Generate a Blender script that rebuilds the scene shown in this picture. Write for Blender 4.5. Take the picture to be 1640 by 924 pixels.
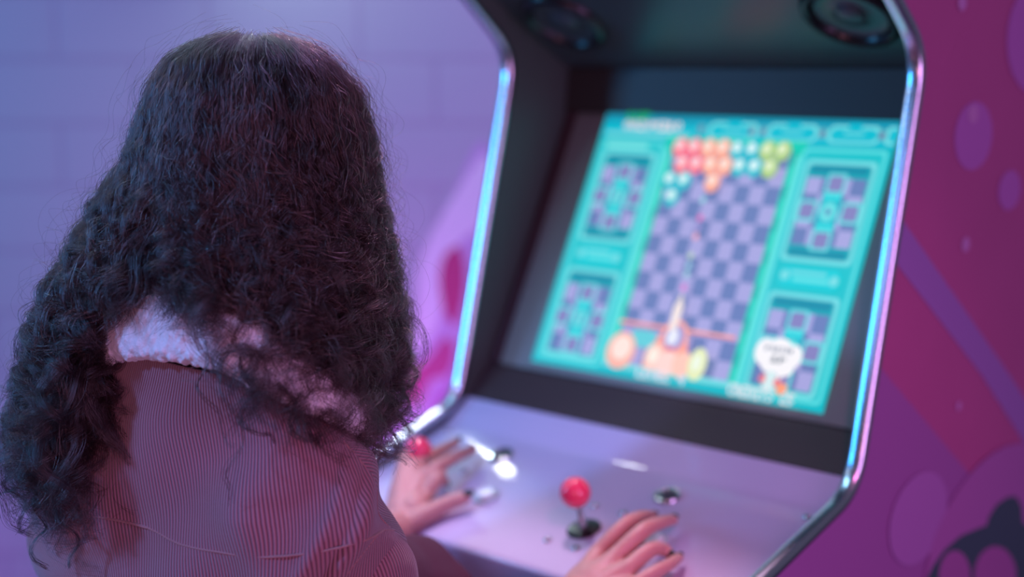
import bpy, bmesh, math, random
import numpy as np
from mathutils import Vector, Matrix, noise

for o in list(bpy.data.objects):
    bpy.data.objects.remove(o)
SC = bpy.context.scene
COL = SC.collection
random.seed(7)
RNG = np.random.default_rng(11)

# ------------------------------------------------------------------ camera
CAMP = Vector((1.50529, -1.45366, 1.54504))
cam_d = bpy.data.cameras.new('camera')
cam = bpy.data.objects.new('camera', cam_d)
COL.objects.link(cam)
SC.camera = cam
_r = Vector((0.72315, 0.69069, 0.0)).normalized()
_f = Vector((-0.68329, 0.71541, -0.14592)).normalized()
_u = _r.cross(_f).normalized()
_M = Matrix((_r, _u, -_f)).transposed().to_4x4()
cam.matrix_world = Matrix.Translation(CAMP) @ _M
cam_d.sensor_width = 36.0
cam_d.lens = 2400 / 1640 * 36
cam_d.clip_start = 0.05
cam_d.dof.use_dof = True
cam_d.dof.focus_distance = 1.345
cam_d.dof.aperture_fstop = 1.9

# ------------------------------------------------------------------ exposure
SC.view_settings.view_transform = 'Standard'
SC.view_settings.look = 'None'
SC.view_settings.gamma = 1.0
SC.view_settings.exposure = 0.0
SC.view_settings.use_curve_mapping = False

# ------------------------------------------------------------------ world + lights
W = bpy.data.worlds.new('dim_arcade_ambient')
SC.world = W
W.use_nodes = True
W.node_tree.nodes['Background'].inputs[0].default_value = (0.44, 0.46, 0.72, 1)
W.node_tree.nodes['Background'].inputs[1].default_value = 0.13


def area(name, loc, target, size, size_y, color, power, spread=180):
    l = bpy.data.lights.new(name, 'AREA')
    l.shape = 'RECTANGLE'
    l.size = size
    l.size_y = size_y
    l.color = color
    l.energy = power
    l.spread = math.radians(spread)
    o = bpy.data.objects.new(name, l)
    COL.objects.link(o)
    o.location = loc
    o.rotation_euler = (Vector(target) - Vector(loc)).to_track_quat('-Z', 'Y').to_euler()
    return o


def spot(name, loc, target, angle, blend, color, power, radius=0.03):
    l = bpy.data.lights.new(name, 'SPOT')
    l.spot_size = math.radians(angle)
    l.spot_blend = blend
    l.color = color
    l.energy = power
    l.shadow_soft_size = radius
    o = bpy.data.objects.new(name, l)
    COL.objects.link(o)
    o.location = loc
    o.rotation_euler = (Vector(target) - Vector(loc)).to_track_quat('-Z', 'Y').to_euler()
    return o


# unseen blue, violet and magenta lights tinting the wall and the jacket's back
area('blue_wash', (-1.9, -2.2, 1.9), (-1.0, 0.5, 1.5), 0.8, 0.8, (0.04, 0.42, 1.0), 33)
area('violet_wall_wash', (0.1, 0.55, 2.9), (-0.55, 0.95, 1.3), 0.9, 0.9, (0.55, 0.37, 1.0), 17)
area('magenta_low_wash', (-0.75, 0.0, 0.30), (-0.85, 0.8, 0.75), 0.5, 0.3, (0.80, 0.20, 0.95), 4.2, 110)
area('magenta_corner_wash', (-1.35, -0.75, 0.15), (-1.6, 0.0, 0.45), 0.4, 0.2, (0.75, 0.06, 0.95), 0.7, 100)
spot('blue_back_light', (-0.1, -2.4, 2.55), (0.3, -0.74, 1.15), 36, 0.7, (0.22, 0.40, 1.0), 150, 0.08)
# unseen pink and magenta lights on the right
area('magenta_right', (2.7, -0.7, 1.5), (0.66, 0.3, 1.2), 0.9, 1.2, (0.86, 0.40, 1.0), 20)
area('pink_right', (1.9, -2.3, 1.35), (0.55, -0.6, 1.15), 0.35, 0.35, (1.0, 0.36, 0.54), 8)
# unseen cool light and deck light above the control panel
area('cool_overhead', (-0.25, -0.55, 2.35), (0.2, -0.1, 1.05), 0.10, 0.5, (0.35, 0.75, 1.0), 3.2)
spot('deck_light', (0.05, -0.008, 2.92), (0.35, -0.25, 1.0), 34, 0.4, (1.0, 0.64, 0.90), 105, 0.05)
# white tube up on the left: streak on the deck; small lights added for glints
tube = area('white_tube_lamp', (-0.94, 0.551, 2.015), (0.17, -0.10, 1.03), 0.17, 0.015, (0.92, 1.0, 1.0), 0.75)
_z = (Vector((-0.91, 0.535, 2.02)) - Vector((0.17, -0.10, 1.03))).normalized()
_x = Vector((-0.153, 0.082, -0.03)).normalized()
_x = (_x - _z * _x.dot(_z)).normalized()
tube.rotation_euler = Matrix((_x, _z.cross(_x), _z)).transposed().to_euler()
area('added_trim_light', (-1.14, 0.49, 1.97), (0.0, -0.13, 1.04), 0.13, 0.06, (0.72, 1.0, 1.0), 2.2)  # unseen light added to brighten the left trim
area('added_edge_light', (-0.69, -0.86, 1.98), (0.35, -0.25, 0.97), 0.12, 0.05, (0.85, 0.95, 1.0), 0.6)  # unseen light added for a highlight on the deck's front edge
area('added_fold_light', (-0.44, 0.17, 2.06), (0.35, -0.02, 1.05), 0.07, 0.05, (0.9, 0.97, 1.0), 0.7)  # unseen light added for a highlight along the panel fold
spot('pink_deck_light', (1.5, -0.9, 2.2), (0.62, -0.1, 1.0), 36, 0.8, (1.0, 0.20, 0.60), 24, 0.05)


# ------------------------------------------------------------------ materials
def srgb(r, g, b):
    def f(c):
        c = c / 255
        return c / 12.92 if c <= 0.04045 else ((c + 0.055) / 1.055) ** 2.4
    return (f(r), f(g), f(b), 1.0)


def mat(name, color, rough=0.5, metal=0.0, spec=0.5, coat=0.0, noise_amt=0.0, noise_scale=20, bump=0.0, bump_scale=60, sheen=0.0, emit=None, emit_s=0, sss=0.0):
    m = bpy.data.materials.new(name)
    m.use_nodes = True
    nt = m.node_tree
    b = nt.nodes['Principled BSDF']
    b.inputs['Base Color'].default_value = color
    b.inputs['Roughness'].default_value = rough
    b.inputs['Metallic'].default_value = metal
    b.inputs['Specular IOR Level'].default_value = spec
    b.inputs['Coat Weight'].default_value = coat
    b.inputs['Coat Roughness'].default_value = 0.04
    b.inputs['Sheen Weight'].default_value = sheen
    if sss:
        b.inputs['Subsurface Weight'].default_value = sss
        b.inputs['Subsurface Radius'].default_value = (0.012, 0.004, 0.002)
        b.inputs['Subsurface Scale'].default_value = 0.6
    if emit:
        b.inputs['Emission Color'].default_value = emit
        b.inputs['Emission Strength'].default_value = emit_s
    tc = nt.nodes.new('ShaderNodeTexCoord')
    if noise_amt:
        n = nt.nodes.new('ShaderNodeTexNoise')
        n.inputs['Scale'].default_value = noise_scale
        nt.links.new(tc.outputs['Object'], n.inputs['Vector'])
        mx = nt.nodes.new('ShaderNodeMix')
        mx.data_type = 'RGBA'
        mx.inputs[6].default_value = color
        mx.inputs[7].default_value = tuple(c * (1 - noise_amt) for c in color[:3]) + (1,)
        nt.links.new(n.outputs['Fac'], mx.inputs[0])
        nt.links.new(mx.outputs[2], b.inputs['Base Color'])
    if bump:
        n = nt.nodes.new('ShaderNodeTexNoise')
        n.inputs['Scale'].default_value = bump_scale
        n.inputs['Detail'].default_value = 4
        nt.links.new(tc.outputs['Object'], n.inputs['Vector'])
        bp = nt.nodes.new('ShaderNodeBump')
        bp.inputs['Strength'].default_value = bump
        bp.inputs['Distance'].default_value = 0.002
        nt.links.new(n.outputs['Fac'], bp.inputs['Height'])
        nt.links.new(bp.outputs['Normal'], b.inputs['Normal'])
    return m


def vcol_mat(name, rough=0.4, emission=0.0, coat=0.0):
    m = bpy.data.materials.new(name)
    m.use_nodes = True
    nt = m.node_tree
    b = nt.nodes['Principled BSDF']
    a = nt.nodes.new('ShaderNodeAttribute')
    a.attribute_name = 'col'
    b.inputs['Roughness'].default_value = rough
    b.inputs['Coat Weight'].default_value = coat
    if emission:
        b.inputs['Base Color'].default_value = (0.01, 0.01, 0.01, 1)
        nt.links.new(a.outputs['Color'], b.inputs['Emission Color'])
        b.inputs['Emission Strength'].default_value = emission
    else:
        nt.links.new(a.outputs['Color'], b.inputs['Base Color'])
    return m


def rib_mat(name, color, groove_shade, axis='U', period=0.003, rough=0.85):
    """corduroy: parallel wales along one UV direction, raised by a bump"""
    m = bpy.data.materials.new(name)
    m.use_nodes = True
    nt = m.node_tree
    b = nt.nodes['Principled BSDF']
    b.inputs['Roughness'].default_value = rough
    b.inputs['Sheen Weight'].default_value = 0.35
    b.inputs['Sheen Roughness'].default_value = 0.5
    b.inputs['Specular IOR Level'].default_value = 0.25
    uv = nt.nodes.new('ShaderNodeUVMap')
    uv.uv_map = 'UVMap'
    wn = nt.nodes.new('ShaderNodeTexNoise')
    wn.inputs['Scale'].default_value = 9
    nt.links.new(uv.outputs[0], wn.inputs['Vector'])
    sx = nt.nodes.new('ShaderNodeSeparateXYZ')
    nt.links.new(uv.outputs[0], sx.inputs[0])
    ad = nt.nodes.new('ShaderNodeMath')
    ad.operation = 'MULTIPLY_ADD'
    nt.links.new(wn.outputs['Fac'], ad.inputs[0])
    ad.inputs[1].default_value = 0.006
    nt.links.new(sx.outputs[0 if axis == 'U' else 1], ad.inputs[2])
    ml = nt.nodes.new('ShaderNodeMath')
    ml.operation = 'MULTIPLY'
    nt.links.new(ad.outputs[0], ml.inputs[0])
    ml.inputs[1].default_value = 2 * math.pi / period
    sn = nt.nodes.new('ShaderNodeMath')
    sn.operation = 'SINE'
    nt.links.new(ml.outputs[0], sn.inputs[0])
    mr = nt.nodes.new('ShaderNodeMapRange')
    mr.inputs[1].default_value = -1
    mr.inputs[2].default_value = 1
    nt.links.new(sn.outputs[0], mr.inputs[0])
    pw = nt.nodes.new('ShaderNodeMath')
    pw.operation = 'POWER'
    nt.links.new(mr.outputs[0], pw.inputs[0])
    pw.inputs[1].default_value = 0.6
    fz = nt.nodes.new('ShaderNodeTexNoise')
    fz.inputs['Scale'].default_value = 1400
    nt.links.new(uv.outputs[0], fz.inputs['Vector'])
    hs = nt.nodes.new('ShaderNodeMath')
    hs.operation = 'MULTIPLY_ADD'
    nt.links.new(fz.outputs['Fac'], hs.inputs[0])
    hs.inputs[1].default_value = 0.35
    nt.links.new(pw.outputs[0], hs.inputs[2])
    bp = nt.nodes.new('ShaderNodeBump')
    bp.inputs['Strength'].default_value = 1.0
    bp.inputs['Distance'].default_value = 0.0009
    nt.links.new(hs.outputs[0], bp.inputs['Height'])
    nt.links.new(bp.outputs['Normal'], b.inputs['Normal'])
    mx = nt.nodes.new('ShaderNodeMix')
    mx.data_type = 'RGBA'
    mx.inputs[6].default_value = groove_shade  # rib shading painted in: the valleys take a darker colour
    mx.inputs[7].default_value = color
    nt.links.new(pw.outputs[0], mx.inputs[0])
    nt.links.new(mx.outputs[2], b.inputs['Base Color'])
    return m


M_BLACK = mat('black_painted_wood', srgb(70, 78, 74), 0.45, bump=0.15, bump_scale=300)
M_BEZEL = mat('black_bezel_card', srgb(62, 38, 42), 0.5, bump=0.2, bump_scale=400)
M_SPKP = mat('dark_speaker_board', srgb(62, 72, 76), 0.32, bump=0.1, bump_scale=200)
M_PLASTIC = mat('black_plastic', (0.012, 0.012, 0.014, 1), 0.3)
M_CHROME = mat('chrome_edge_trim', (0.80, 0.80, 0.90, 1), 0.24, metal=1.0, bump=0.02, bump_scale=40)
M_STEEL = mat('polished_steel', (0.7, 0.72, 0.75, 1), 0.18, metal=1.0)
M_PANEL = mat('glossy_lilac_laminate', srgb(205, 190, 222), 0.4, spec=0.35, coat=0.7, noise_amt=0.05, noise_scale=14)
M_SIDE = mat('magenta_side_laminate', srgb(178, 84, 142), 0.45, bump=0.05, bump_scale=500, noise_amt=0.1, noise_scale=9)
M_BALL = mat('pink_ball_plastic', srgb(250, 70, 110), 0.15, coat=0.5)
M_WHITEBTN = mat('white_button_plastic', srgb(235, 240, 240), 0.2, coat=0.4)
M_TEALRIM = mat('pale_button_rim', srgb(190, 215, 215), 0.25)
M_DKBTN = mat('dark_grey_plastic', srgb(70, 78, 84), 0.3, coat=0.3)
M_GLASS = mat('unlit_monitor_glass', srgb(126, 134, 128), 0.16, coat=0.3)
M_PIC = vcol_mat('lit_game_picture', emission=1.0)
M_ART = vcol_mat('printed_side_art', rough=0.45)
M_SKIN = mat('skin', srgb(206, 150, 142), 0.45, noise_amt=0.12, noise_scale=45, bump=0.25, bump_scale=260, sss=0.25)
M_NAIL = mat('black_nail_varnish', (0.008, 0.008, 0.012, 1), 0.12, coat=0.6)
M_FLEECE = mat('cream_fleece', srgb(236, 226, 234), 0.9, sheen=0.6, bump=0.6, bump_scale=500)
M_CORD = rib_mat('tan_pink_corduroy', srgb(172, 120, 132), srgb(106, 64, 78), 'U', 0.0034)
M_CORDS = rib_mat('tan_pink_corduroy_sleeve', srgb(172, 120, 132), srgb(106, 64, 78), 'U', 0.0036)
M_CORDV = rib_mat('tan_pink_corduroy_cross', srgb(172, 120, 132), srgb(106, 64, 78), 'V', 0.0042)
M_SEAM = mat('corduroy_seam', srgb(165, 112, 114), 0.8, sheen=0.3, bump=0.5, bump_scale=600)
M_LINING = mat('dark_pink_lining', srgb(84, 38, 62), 0.85, sheen=0.0, bump=0.3, bump_scale=300)
M_JEANS = mat('blue_denim', srgb(60, 70, 110), 0.9, bump=0.4, bump_scale=500)
M_SHOE = mat('white_shoe', srgb(210, 205, 205), 0.6)
M_EYE = mat('eye_white', srgb(235, 230, 230), 0.15)
M_IRIS = mat('brown_iris', srgb(60, 38, 26), 0.15)
M_LIP = mat('lips', srgb(190, 96, 100), 0.35)
M_FLOOR = mat('grey_floor', srgb(90, 80, 100), 0.35, noise_amt=0.3, noise_scale=4)
M_MURAL = vcol_mat('mural_paint', rough=0.6)


def hair_mat(name, col, rough=0.32):
    m = bpy.data.materials.new(name)
    m.use_nodes = True
    nt = m.node_tree
    nt.nodes.remove(nt.nodes['Principled BSDF'])
    h = nt.nodes.new('ShaderNodeBsdfHairPrincipled')
    h.parametrization = 'COLOR'
    h.inputs['Color'].default_value = col
    h.inputs['Roughness'].default_value = rough
    h.inputs['Radial Roughness'].default_value = 0.45
    if 'Random Roughness' in h.inputs:
        h.inputs['Random Roughness'].default_value = 0.3
    nt.links.new(h.outputs[0], nt.nodes['Material Output'].inputs[0])
    return m


M_HAIR = hair_mat('dark_brown_hair', (0.015, 0.007, 0.0075, 1), 0.24)
M_HAIRL = hair_mat('warm_brown_hair', (0.085, 0.038, 0.034, 1), 0.22)
M_HAIRBASE = mat('dark_brown_hair_depth', (0.014, 0.009, 0.010, 1), 0.6, spec=0.2, bump=0.8, bump_scale=160)


# ------------------------------------------------------------------ mesh helpers
def link(o, parent=None):
    COL.objects.link(o)
    if parent is not None:
        o.parent = parent
        o.matrix_parent_inverse = parent.matrix_world.inverted()
    return o


def mesh(name, verts, faces, mats, parent=None, smooth=True, uvs=None, fm=None, cols=None):
    me = bpy.data.meshes.new(name)
    me.from_pydata([tuple(v) for v in verts], [], [tuple(f) for f in faces])
    if not isinstance(mats, (list, tuple)):
        mats = [mats]
    for m in mats:
        me.materials.append(m)
    if fm is not None:
        me.polygons.foreach_set('material_index', fm)
    if uvs is not None:
        ul = me.uv_layers.new(name='UVMap')
        li = np.empty(len(me.loops), dtype=np.int32)
        me.loops.foreach_get('vertex_index', li)
        ul.data.foreach_set('uv', np.asarray(uvs, dtype=np.float32)[li].ravel())
    if cols is not None:
        at = me.attributes.new('col', 'FLOAT_COLOR', 'FACE')
        at.data.foreach_set('color', np.asarray(cols, dtype=np.float32).ravel())
    if smooth:
        me.polygons.foreach_set('use_smooth', [True] * len(me.polygons))
    me.update()
    o = bpy.data.objects.new(name, me)
    return link(o, parent)


def empty(name, loc, label, cat, group=None):
    o = bpy.data.objects.new(name, None)
    o.location = loc
    COL.objects.link(o)
    o.matrix_world = Matrix.Translation(Vector(loc))
    o['label'] = label
    o['category'] = cat
    if group:
        o['group'] = group
    return o


def bevel(o, w=0.002, seg=2, angle=30):
    m = o.modifiers.new('bevel', 'BEVEL')
    m.width = w
    m.segments = seg
    m.limit_method = 'ANGLE'
    m.angle_limit = math.radians(angle)
    return o


def extrude_x(name, prof, x0, x1, m, parent, smooth=False):
    """closed (y,z) profile extruded from x0 to x1"""
    n = len(prof)
    v = [(x0, y, z) for y, z in prof] + [(x1, y, z) for y, z in prof]
    f = [tuple(range(n))[::-1], tuple(range(n, 2 * n))]
    for i in range(n):
        j = (i + 1) % n
        f.append((i, j, n + j, n + i))
    o = mesh(name, v, f, m, parent, smooth=False)
    bm = bmesh.new()
    bm.from_mesh(o.data)
    bmesh.ops.recalc_face_normals(bm, faces=bm.faces)
    bm.to_mesh(o.data)
    bm.free()
    return o


def frame_of(n):
    n = Vector(n).normalized()
    a = Vector((1, 0, 0)) if abs(n.x) < 0.9 else Vector((0, 1, 0))
    t = (a - n * a.dot(n)).normalized()
    return t, n.cross(t), n


def lathe(name, c, axis, prof, m, parent, seg=40, smooth=True, caps=True):
    """profile [(r,h)] turned around axis at c"""
    t, b, n = frame_of(axis)
    c = Vector(c)
    v, f = [], []
    for r, h in prof:
        for k in range(seg):
            a = 2 * math.pi * k / seg
            v.append(c + n * h + (t * math.cos(a) + b * math.sin(a)) * max(r, 1e-5))
    for i in range(len(prof) - 1):
        for k in range(seg):
            k2 = (k + 1) % seg
            f.append((i * seg + k, i * seg + k2, (i + 1) * seg + k2, (i + 1) * seg + k))
    if caps:
        f.append(tuple(range(seg))[::-1])
        f.append(tuple((len(prof) - 1) * seg + k for k in range(seg)))
    o = mesh(name, v, f, m, parent, smooth=smooth)
    if smooth:
        o.data.set_sharp_from_angle(angle=math.radians(50))
    return o


def ball_prof(r, n=18):
    return [(r * math.sin(math.pi * i / n), -r * math.cos(math.pi * i / n)) for i in range(n + 1)]


def smooth_path(pts, n=8, closed=False):
    P = [Vector(p) for p in pts]
    out = []
    N = len(P)
    rng = range(N if closed else N - 1)
    for i in rng:
        p0 = P[(i - 1) % N] if (closed or i > 0) else P[0] * 2 - P[1]
        p1, p2 = P[i], P[(i + 1) % N]
        p3 = P[(i + 2) % N] if (closed or i + 2 < N) else P[-1] * 2 - P[-2]
        for k in range(n):
            t = k / n
            out.append(0.5 * ((2 * p1) + (p2 - p0) * t + (2 * p0 - 5 * p1 + 4 * p2 - p3) * t * t + (3 * p1 - p0 - 3 * p2 + p3) * t ** 3))
    if not closed:
        out.append(P[-1])
    return out


def round_poly(pts, radii, seg=6):
    """2D polyline (open) with rounded corners"""
    out = [Vector(pts[0])]
    for i in range(1, len(pts) - 1):
        p, a, b = Vector(pts[i]), Vector(pts[i - 1]), Vector(pts[i + 1])
        r = radii[i]
        if r <= 0:
            out.append(p)
            continue
        da, db = (a - p).normalized(), (b - p).normalized()
        s, e = p + da * r, p + db * r
        for k in range(seg + 1):
            t = k / seg
            out.append((1 - t) ** 2 * s + 2 * t * (1 - t) * p + t * t * e)
    out.append(Vector(pts[-1]))
    return [tuple(v) for v in out]


class MB:
    """collects closed solids that a voxel remesh will fuse"""
    def __init__(s):
        s.v, s.f = [], []

    def ell(s, c, r, rot=None, nu=20, nv=14):
        b = len(s.v)
        R = rot or Matrix.Identity(3)
        c = Vector(c)
        for i in range(nv + 1):
            th = math.pi * i / nv
            for k in range(nu):
                ph = 2 * math.pi * k / nu
                s.v.append(c + R @ Vector((r[0] * math.sin(th) * math.cos(ph), r[1] * math.sin(th) * math.sin(ph), r[2] * math.cos(th))))
        for i in range(nv):
            for k in range(nu):
                k2 = (k + 1) % nu
                s.f.append((b + i * nu + k, b + (i + 1) * nu + k, b + (i + 1) * nu + k2, b + i * nu + k2))

    def tube(s, pts, rad, n=16, sub=5, flat=1.0, up=(0, 0, 1)):
        """tapered tube with rounded ends; flat<1 squashes along up"""
        P = smooth_path(pts, sub)
        m = len(pts) - 1
        R = []
        for i in range(len(P)):
            t = min(i / sub, m - 1e-6)
            k = int(t)
            R.append(rad[k] * (1 - (t - k)) + rad[k + 1] * (t - k))
        up = Vector(up)
        # rounded ends
        d0, d1 = (P[0] - P[1]).normalized(), (P[-1] - P[-2]).normalized()
        pre, post = [], []
        for a in (80, 55, 30):
            pre.append((P[0] + d0 * R[0] * math.sin(math.radians(a)), R[0] * math.cos(math.radians(a))))
        for a in (30, 55, 80):
            post.append((P[-1] + d1 * R[-1] * math.sin(math.radians(a)), R[-1] * math.cos(math.radians(a))))
        rings = pre + list(zip(P, R)) + post
        b = len(s.v)
        for i, (p, r) in enumerate(rings):
            a_, b_ = rings[max(i - 1, 0)][0], rings[min(i + 1, len(rings) - 1)][0]
            d = (b_ - a_).normalized()
            side = d.cross(up)
            if side.length < 1e-4:
                side = d.cross(Vector((0, 1, 0)))
            side.normalize()
            w = side.cross(d).normalized()
            for k in range(n):
                an = 2 * math.pi * k / n
                s.v.append(p + side * r * math.cos(an) + w * r * flat * math.sin(an))
        for i in range(len(rings) - 1):
            for k in range(n):
                k2 = (k + 1) % n
                s.f.append((b + i * n + k, b + i * n + k2, b + (i + 1) * n + k2, b + (i + 1) * n + k))
        s.f.append(tuple(b + k for k in range(n))[::-1])
        s.f.append(tuple(b + (len(rings) - 1) * n + k for k in range(n)))

    def build(s, name, m, parent, voxel=None, smooth=4, factor=0.6):
        o = mesh(name, s.v, s.f, m, parent)
        if voxel:
            r = o.modifiers.new('fuse', 'REMESH')
            r.mode = 'VOXEL'
            r.voxel_size = voxel
            r.use_smooth_shade = True
            sm = o.modifiers.new('smooth', 'SMOOTH')
            sm.iterations = smooth
            sm.factor = factor
            dg = bpy.context.evaluated_depsgraph_get()
            me = bpy.data.meshes.new_from_object(o.evaluated_get(dg))
            o.modifiers.clear()
            o.data = me
            if not me.materials:
                me.materials.append(m)
        return o


def grid_surface(name, G, nu, nv, m, parent, thick=0.0, disp=None, uvrot=0.0, closed=False):
    """Catmull-Rom surface through control grid G[row][col]; UV in metres"""
    A = np.array(G, dtype=float)

    def cr(P, t):
        n = len(P) - 1
        t = min(max(t, 0), n - 1e-9)
        i = int(t)
        f = t - i
        p1, p2 = P[i], P[i + 1]
        p0 = P[i - 1] if i > 0 else 2 * P[0] - P[1]
        p3 = P[i + 2] if i + 2 <= n else 2 * P[n] - P[n - 1]
        return 0.5 * (2 * p1 + (p2 - p0) * f + (2 * p0 - 5 * p1 + 4 * p2 - p3) * f * f + (3 * p1 - p0 - 3 * p2 + p3) * f ** 3)
    R, Cn = A.shape[0] - 1, A.shape[1] - 1

    def ev(u, v):
        return cr([cr(A[r], u) for r in range(R + 1)], v)
    V = np.zeros((nv + 1, nu + 1, 3))
    colsU = []
    for j in range(nu + 1):
        u = Cn * j / nu
        colsU.append([cr(A[r], u) for r in range(R + 1)])
    for j in range(nu + 1):
        for i in range(nv + 1):
            V[i, j] = cr(colsU[j], R * i / nv)
    N = np.cross(np.gradient(V, axis=1), np.gradient(V, axis=0))
    N /= np.linalg.norm(N, axis=2, keepdims=True) + 1e-12
    if disp is not None:
        for i in range(nv + 1):
            for j in range(nu + 1):
                V[i, j] += N[i, j] * disp(Cn * j / nu, R * i / nv, V[i, j])
    du = np.linalg.norm(np.diff(V, axis=1), axis=2).mean(axis=0)
    dv = np.linalg.norm(np.diff(V, axis=0), axis=2).mean(axis=1)
    U = np.concatenate([[0], np.cumsum(du)])
    Vv = np.concatenate([[0], np.cumsum(dv)])
    uu, vv = np.meshgrid(U, Vv)
    c, s_ = math.cos(uvrot), math.sin(uvrot)
    uvs = np.stack([uu * c + vv * s_, -uu * s_ + vv * c], axis=2).reshape(-1, 2)
    f = []
    w = nu + 1
    for i in range(nv):
        for j in range(nu):
            a = i * w + j
            f.append((a, a + w, a + w + 1, a + 1))
    o = mesh(name, V.reshape(-1, 3), f, m, parent, uvs=uvs)
    if thick:
        sd = o.modifiers.new('thickness', 'SOLIDIFY')
        sd.thickness = thick
        sd.offset = 0
    return o, ev, V, N


def strip_tube(name, pts, r, m, parent, n=8, flat=0.6):
    mb = MB()
    mb.tube(pts, [r] * len(pts), n=n, sub=3, flat=flat)
    return mb.build(name, m, parent)


# ================================================================== room
FH = Vector((-0.6907, 0.7231, 0)).normalized()      # horizontal direction the block wall lies behind
RH = Vector((0.7231, 0.6907, 0)).normalized()
WC = Vector((CAMP.x, CAMP.y, 0)) + FH * 3.35


def wall_mat():
    m = bpy.data.materials.new('painted_block_wall')
    m.use_nodes = True
    nt = m.node_tree
    b = nt.nodes['Principled BSDF']
    b.inputs['Roughness'].default_value = 0.55
    uv = nt.nodes.new('ShaderNodeUVMap')
    uv.uv_map = 'UVMap'
    br = nt.nodes.new('ShaderNodeTexBrick')
    nt.links.new(uv.outputs[0], br.inputs['Vector'])
    br.inputs['Scale'].default_value = 1.0
    br.inputs['Brick Width'].default_value = 0.335
    br.inputs['Row Height'].default_value = 0.142
    br.inputs['Mortar Size'].default_value = 0.006
    br.inputs['Mortar Smooth'].default_value = 0.4
    br.inputs['Color1'].default_value = srgb(186, 192, 206)
    br.inputs['Color2'].default_value = srgb(184, 190, 204)
    br.inputs['Mortar'].default_value = srgb(178, 174, 196)
    nt.links.new(br.outputs['Color'], b.inputs['Base Color'])
    bp = nt.nodes.new('ShaderNodeBump')
    bp.inputs['Distance'].default_value = 0.004
    bp.inputs['Strength'].default_value = 0.5
    bp.invert = True
    nt.links.new(br.outputs['Fac'], bp.inputs['Height'])
    nt.links.new(bp.outputs['Normal'], b.inputs['Normal'])
    return m


M_WALL = wall_mat()


def wall_pt(a, z, off=0.0):
    return WC + RH * a + Vector((0, 0, z)) - FH * off


def slab(name, a0, a1, z0, z1, thick, m):
    v, uvs = [], []
    for off in (0.0, -thick):
        for a, z in ((a0, z0), (a1, z0), (a1, z1), (a0, z1)):
            v.append(wall_pt(a, z, off))
            uvs.append((a, z))
    f = [(0, 1, 2, 3), (7, 6, 5, 4), (0, 4, 5, 1), (1, 5, 6, 2), (2, 6, 7, 3), (3, 7, 4, 0)]
    return mesh(name, v, f, m, None, smooth=False, uvs=uvs)


wb = slab('wall_back', -3.2, 3.2, 0.0, 3.0, 0.12, M_WALL)
wb['kind'] = 'structure'
fl_v = [WC + RH * a + FH * b + Vector((0, 0, z)) for z in (0, -0.08) for a, b in ((-3.2, 0.0), (-3.2, -5.5), (3.2, -5.5), (3.2, 0.0))]
fl = mesh('floor', fl_v, [(0, 1, 2, 3), (7, 6, 5, 4), (0, 4, 5, 1), (1, 5, 6, 2), (2, 6, 7, 3), (3, 7, 4, 0)], M_FLOOR, None, smooth=False)
fl['kind'] = 'structure'


# painted mural on the wall left of the cabinet: coloured shapes in layers of paint
def blob(cx, cy, rx, ry, rot=0.0, n=40, wob=0.0, seed=0):
    rs = random.Random(seed)
    ph = [rs.uniform(0, 6.28) for _ in range(3)]
    out = []
    for k in range(n):
        a = 2 * math.pi * k / n
        w = 1 + wob * (math.sin(2 * a + ph[0]) + 0.6 * math.sin(3 * a + ph[1]) + 0.4 * math.sin(5 * a + ph[2]))
        x, y = rx * w * math.cos(a), ry * w * math.sin(a)
        out.append((cx + x * math.cos(rot) - y * math.sin(rot), cy + x * math.sin(rot) + y * math.cos(rot)))
    return out


class Flat:
    """coloured polygons laid in thin layers on a plane: origin o, axes ax, ay, normal n"""
    def __init__(s, o, ax, ay, n, step=0.00012, base=0.0006):
        s.o, s.ax, s.ay, s.n = Vector(o), Vector(ax), Vector(ay), Vector(n).normalized()
        s.v, s.f, s.c = [], [], []
        s.step, s.h = step, base
        s.k = 0

    def poly(s, pts, col, same=False):
        if not same:
            s.k += 1
        b = len(s.v)
        for x, y in pts:
            s.v.append(s.o + s.ax * x + s.ay * y + s.n * (s.h + s.k * s.step))
        s.f.append(tuple(range(b, b + len(pts))))
        s.c.append(col)

    def rect(s, x0, y0, x1, y1, col, same=False):
        s.poly([(x0, y0), (x1, y0), (x1, y1), (x0, y1)], col, same)

    def rrect(s, x0, y0, x1, y1, r, col, ry=None, same=False):
        ry = ry or r
        p = []
        for cx, cy, a0 in ((x1 - r, y1 - ry, 0), (x0 + r, y1 - ry, 90), (x0 + r, y0 + ry, 180), (x1 - r, y0 + ry, 270)):
            for k in range(6):
                a = math.radians(a0 + 18 * k)
                p.append((cx + r * math.cos(a), cy + ry * math.sin(a)))
        s.poly(p, col, same)

    def disc(s, cx, cy, rx, ry, col, n=20, same=False):
        s.poly([(cx + rx * math.cos(2 * math.pi * k / n), cy + ry * math.sin(2 * math.pi * k / n)) for k in range(n)], col, same)

    def build(s, name, m, parent):
        return mesh(name, s.v, s.f, m, parent, smooth=False, cols=s.c)


mu = Flat(WC, RH, Vector((0, 0, 1)), -FH, step=0.0004, base=0.001)


def wallxy(px, py):
    # metres on the wall plane
    z = 3.35
    return ((px - 820) / 2400 * z * 1.011, 1.545 - 0.1475 * z - (py - 462) / 2400 * z * 1.02)


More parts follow.
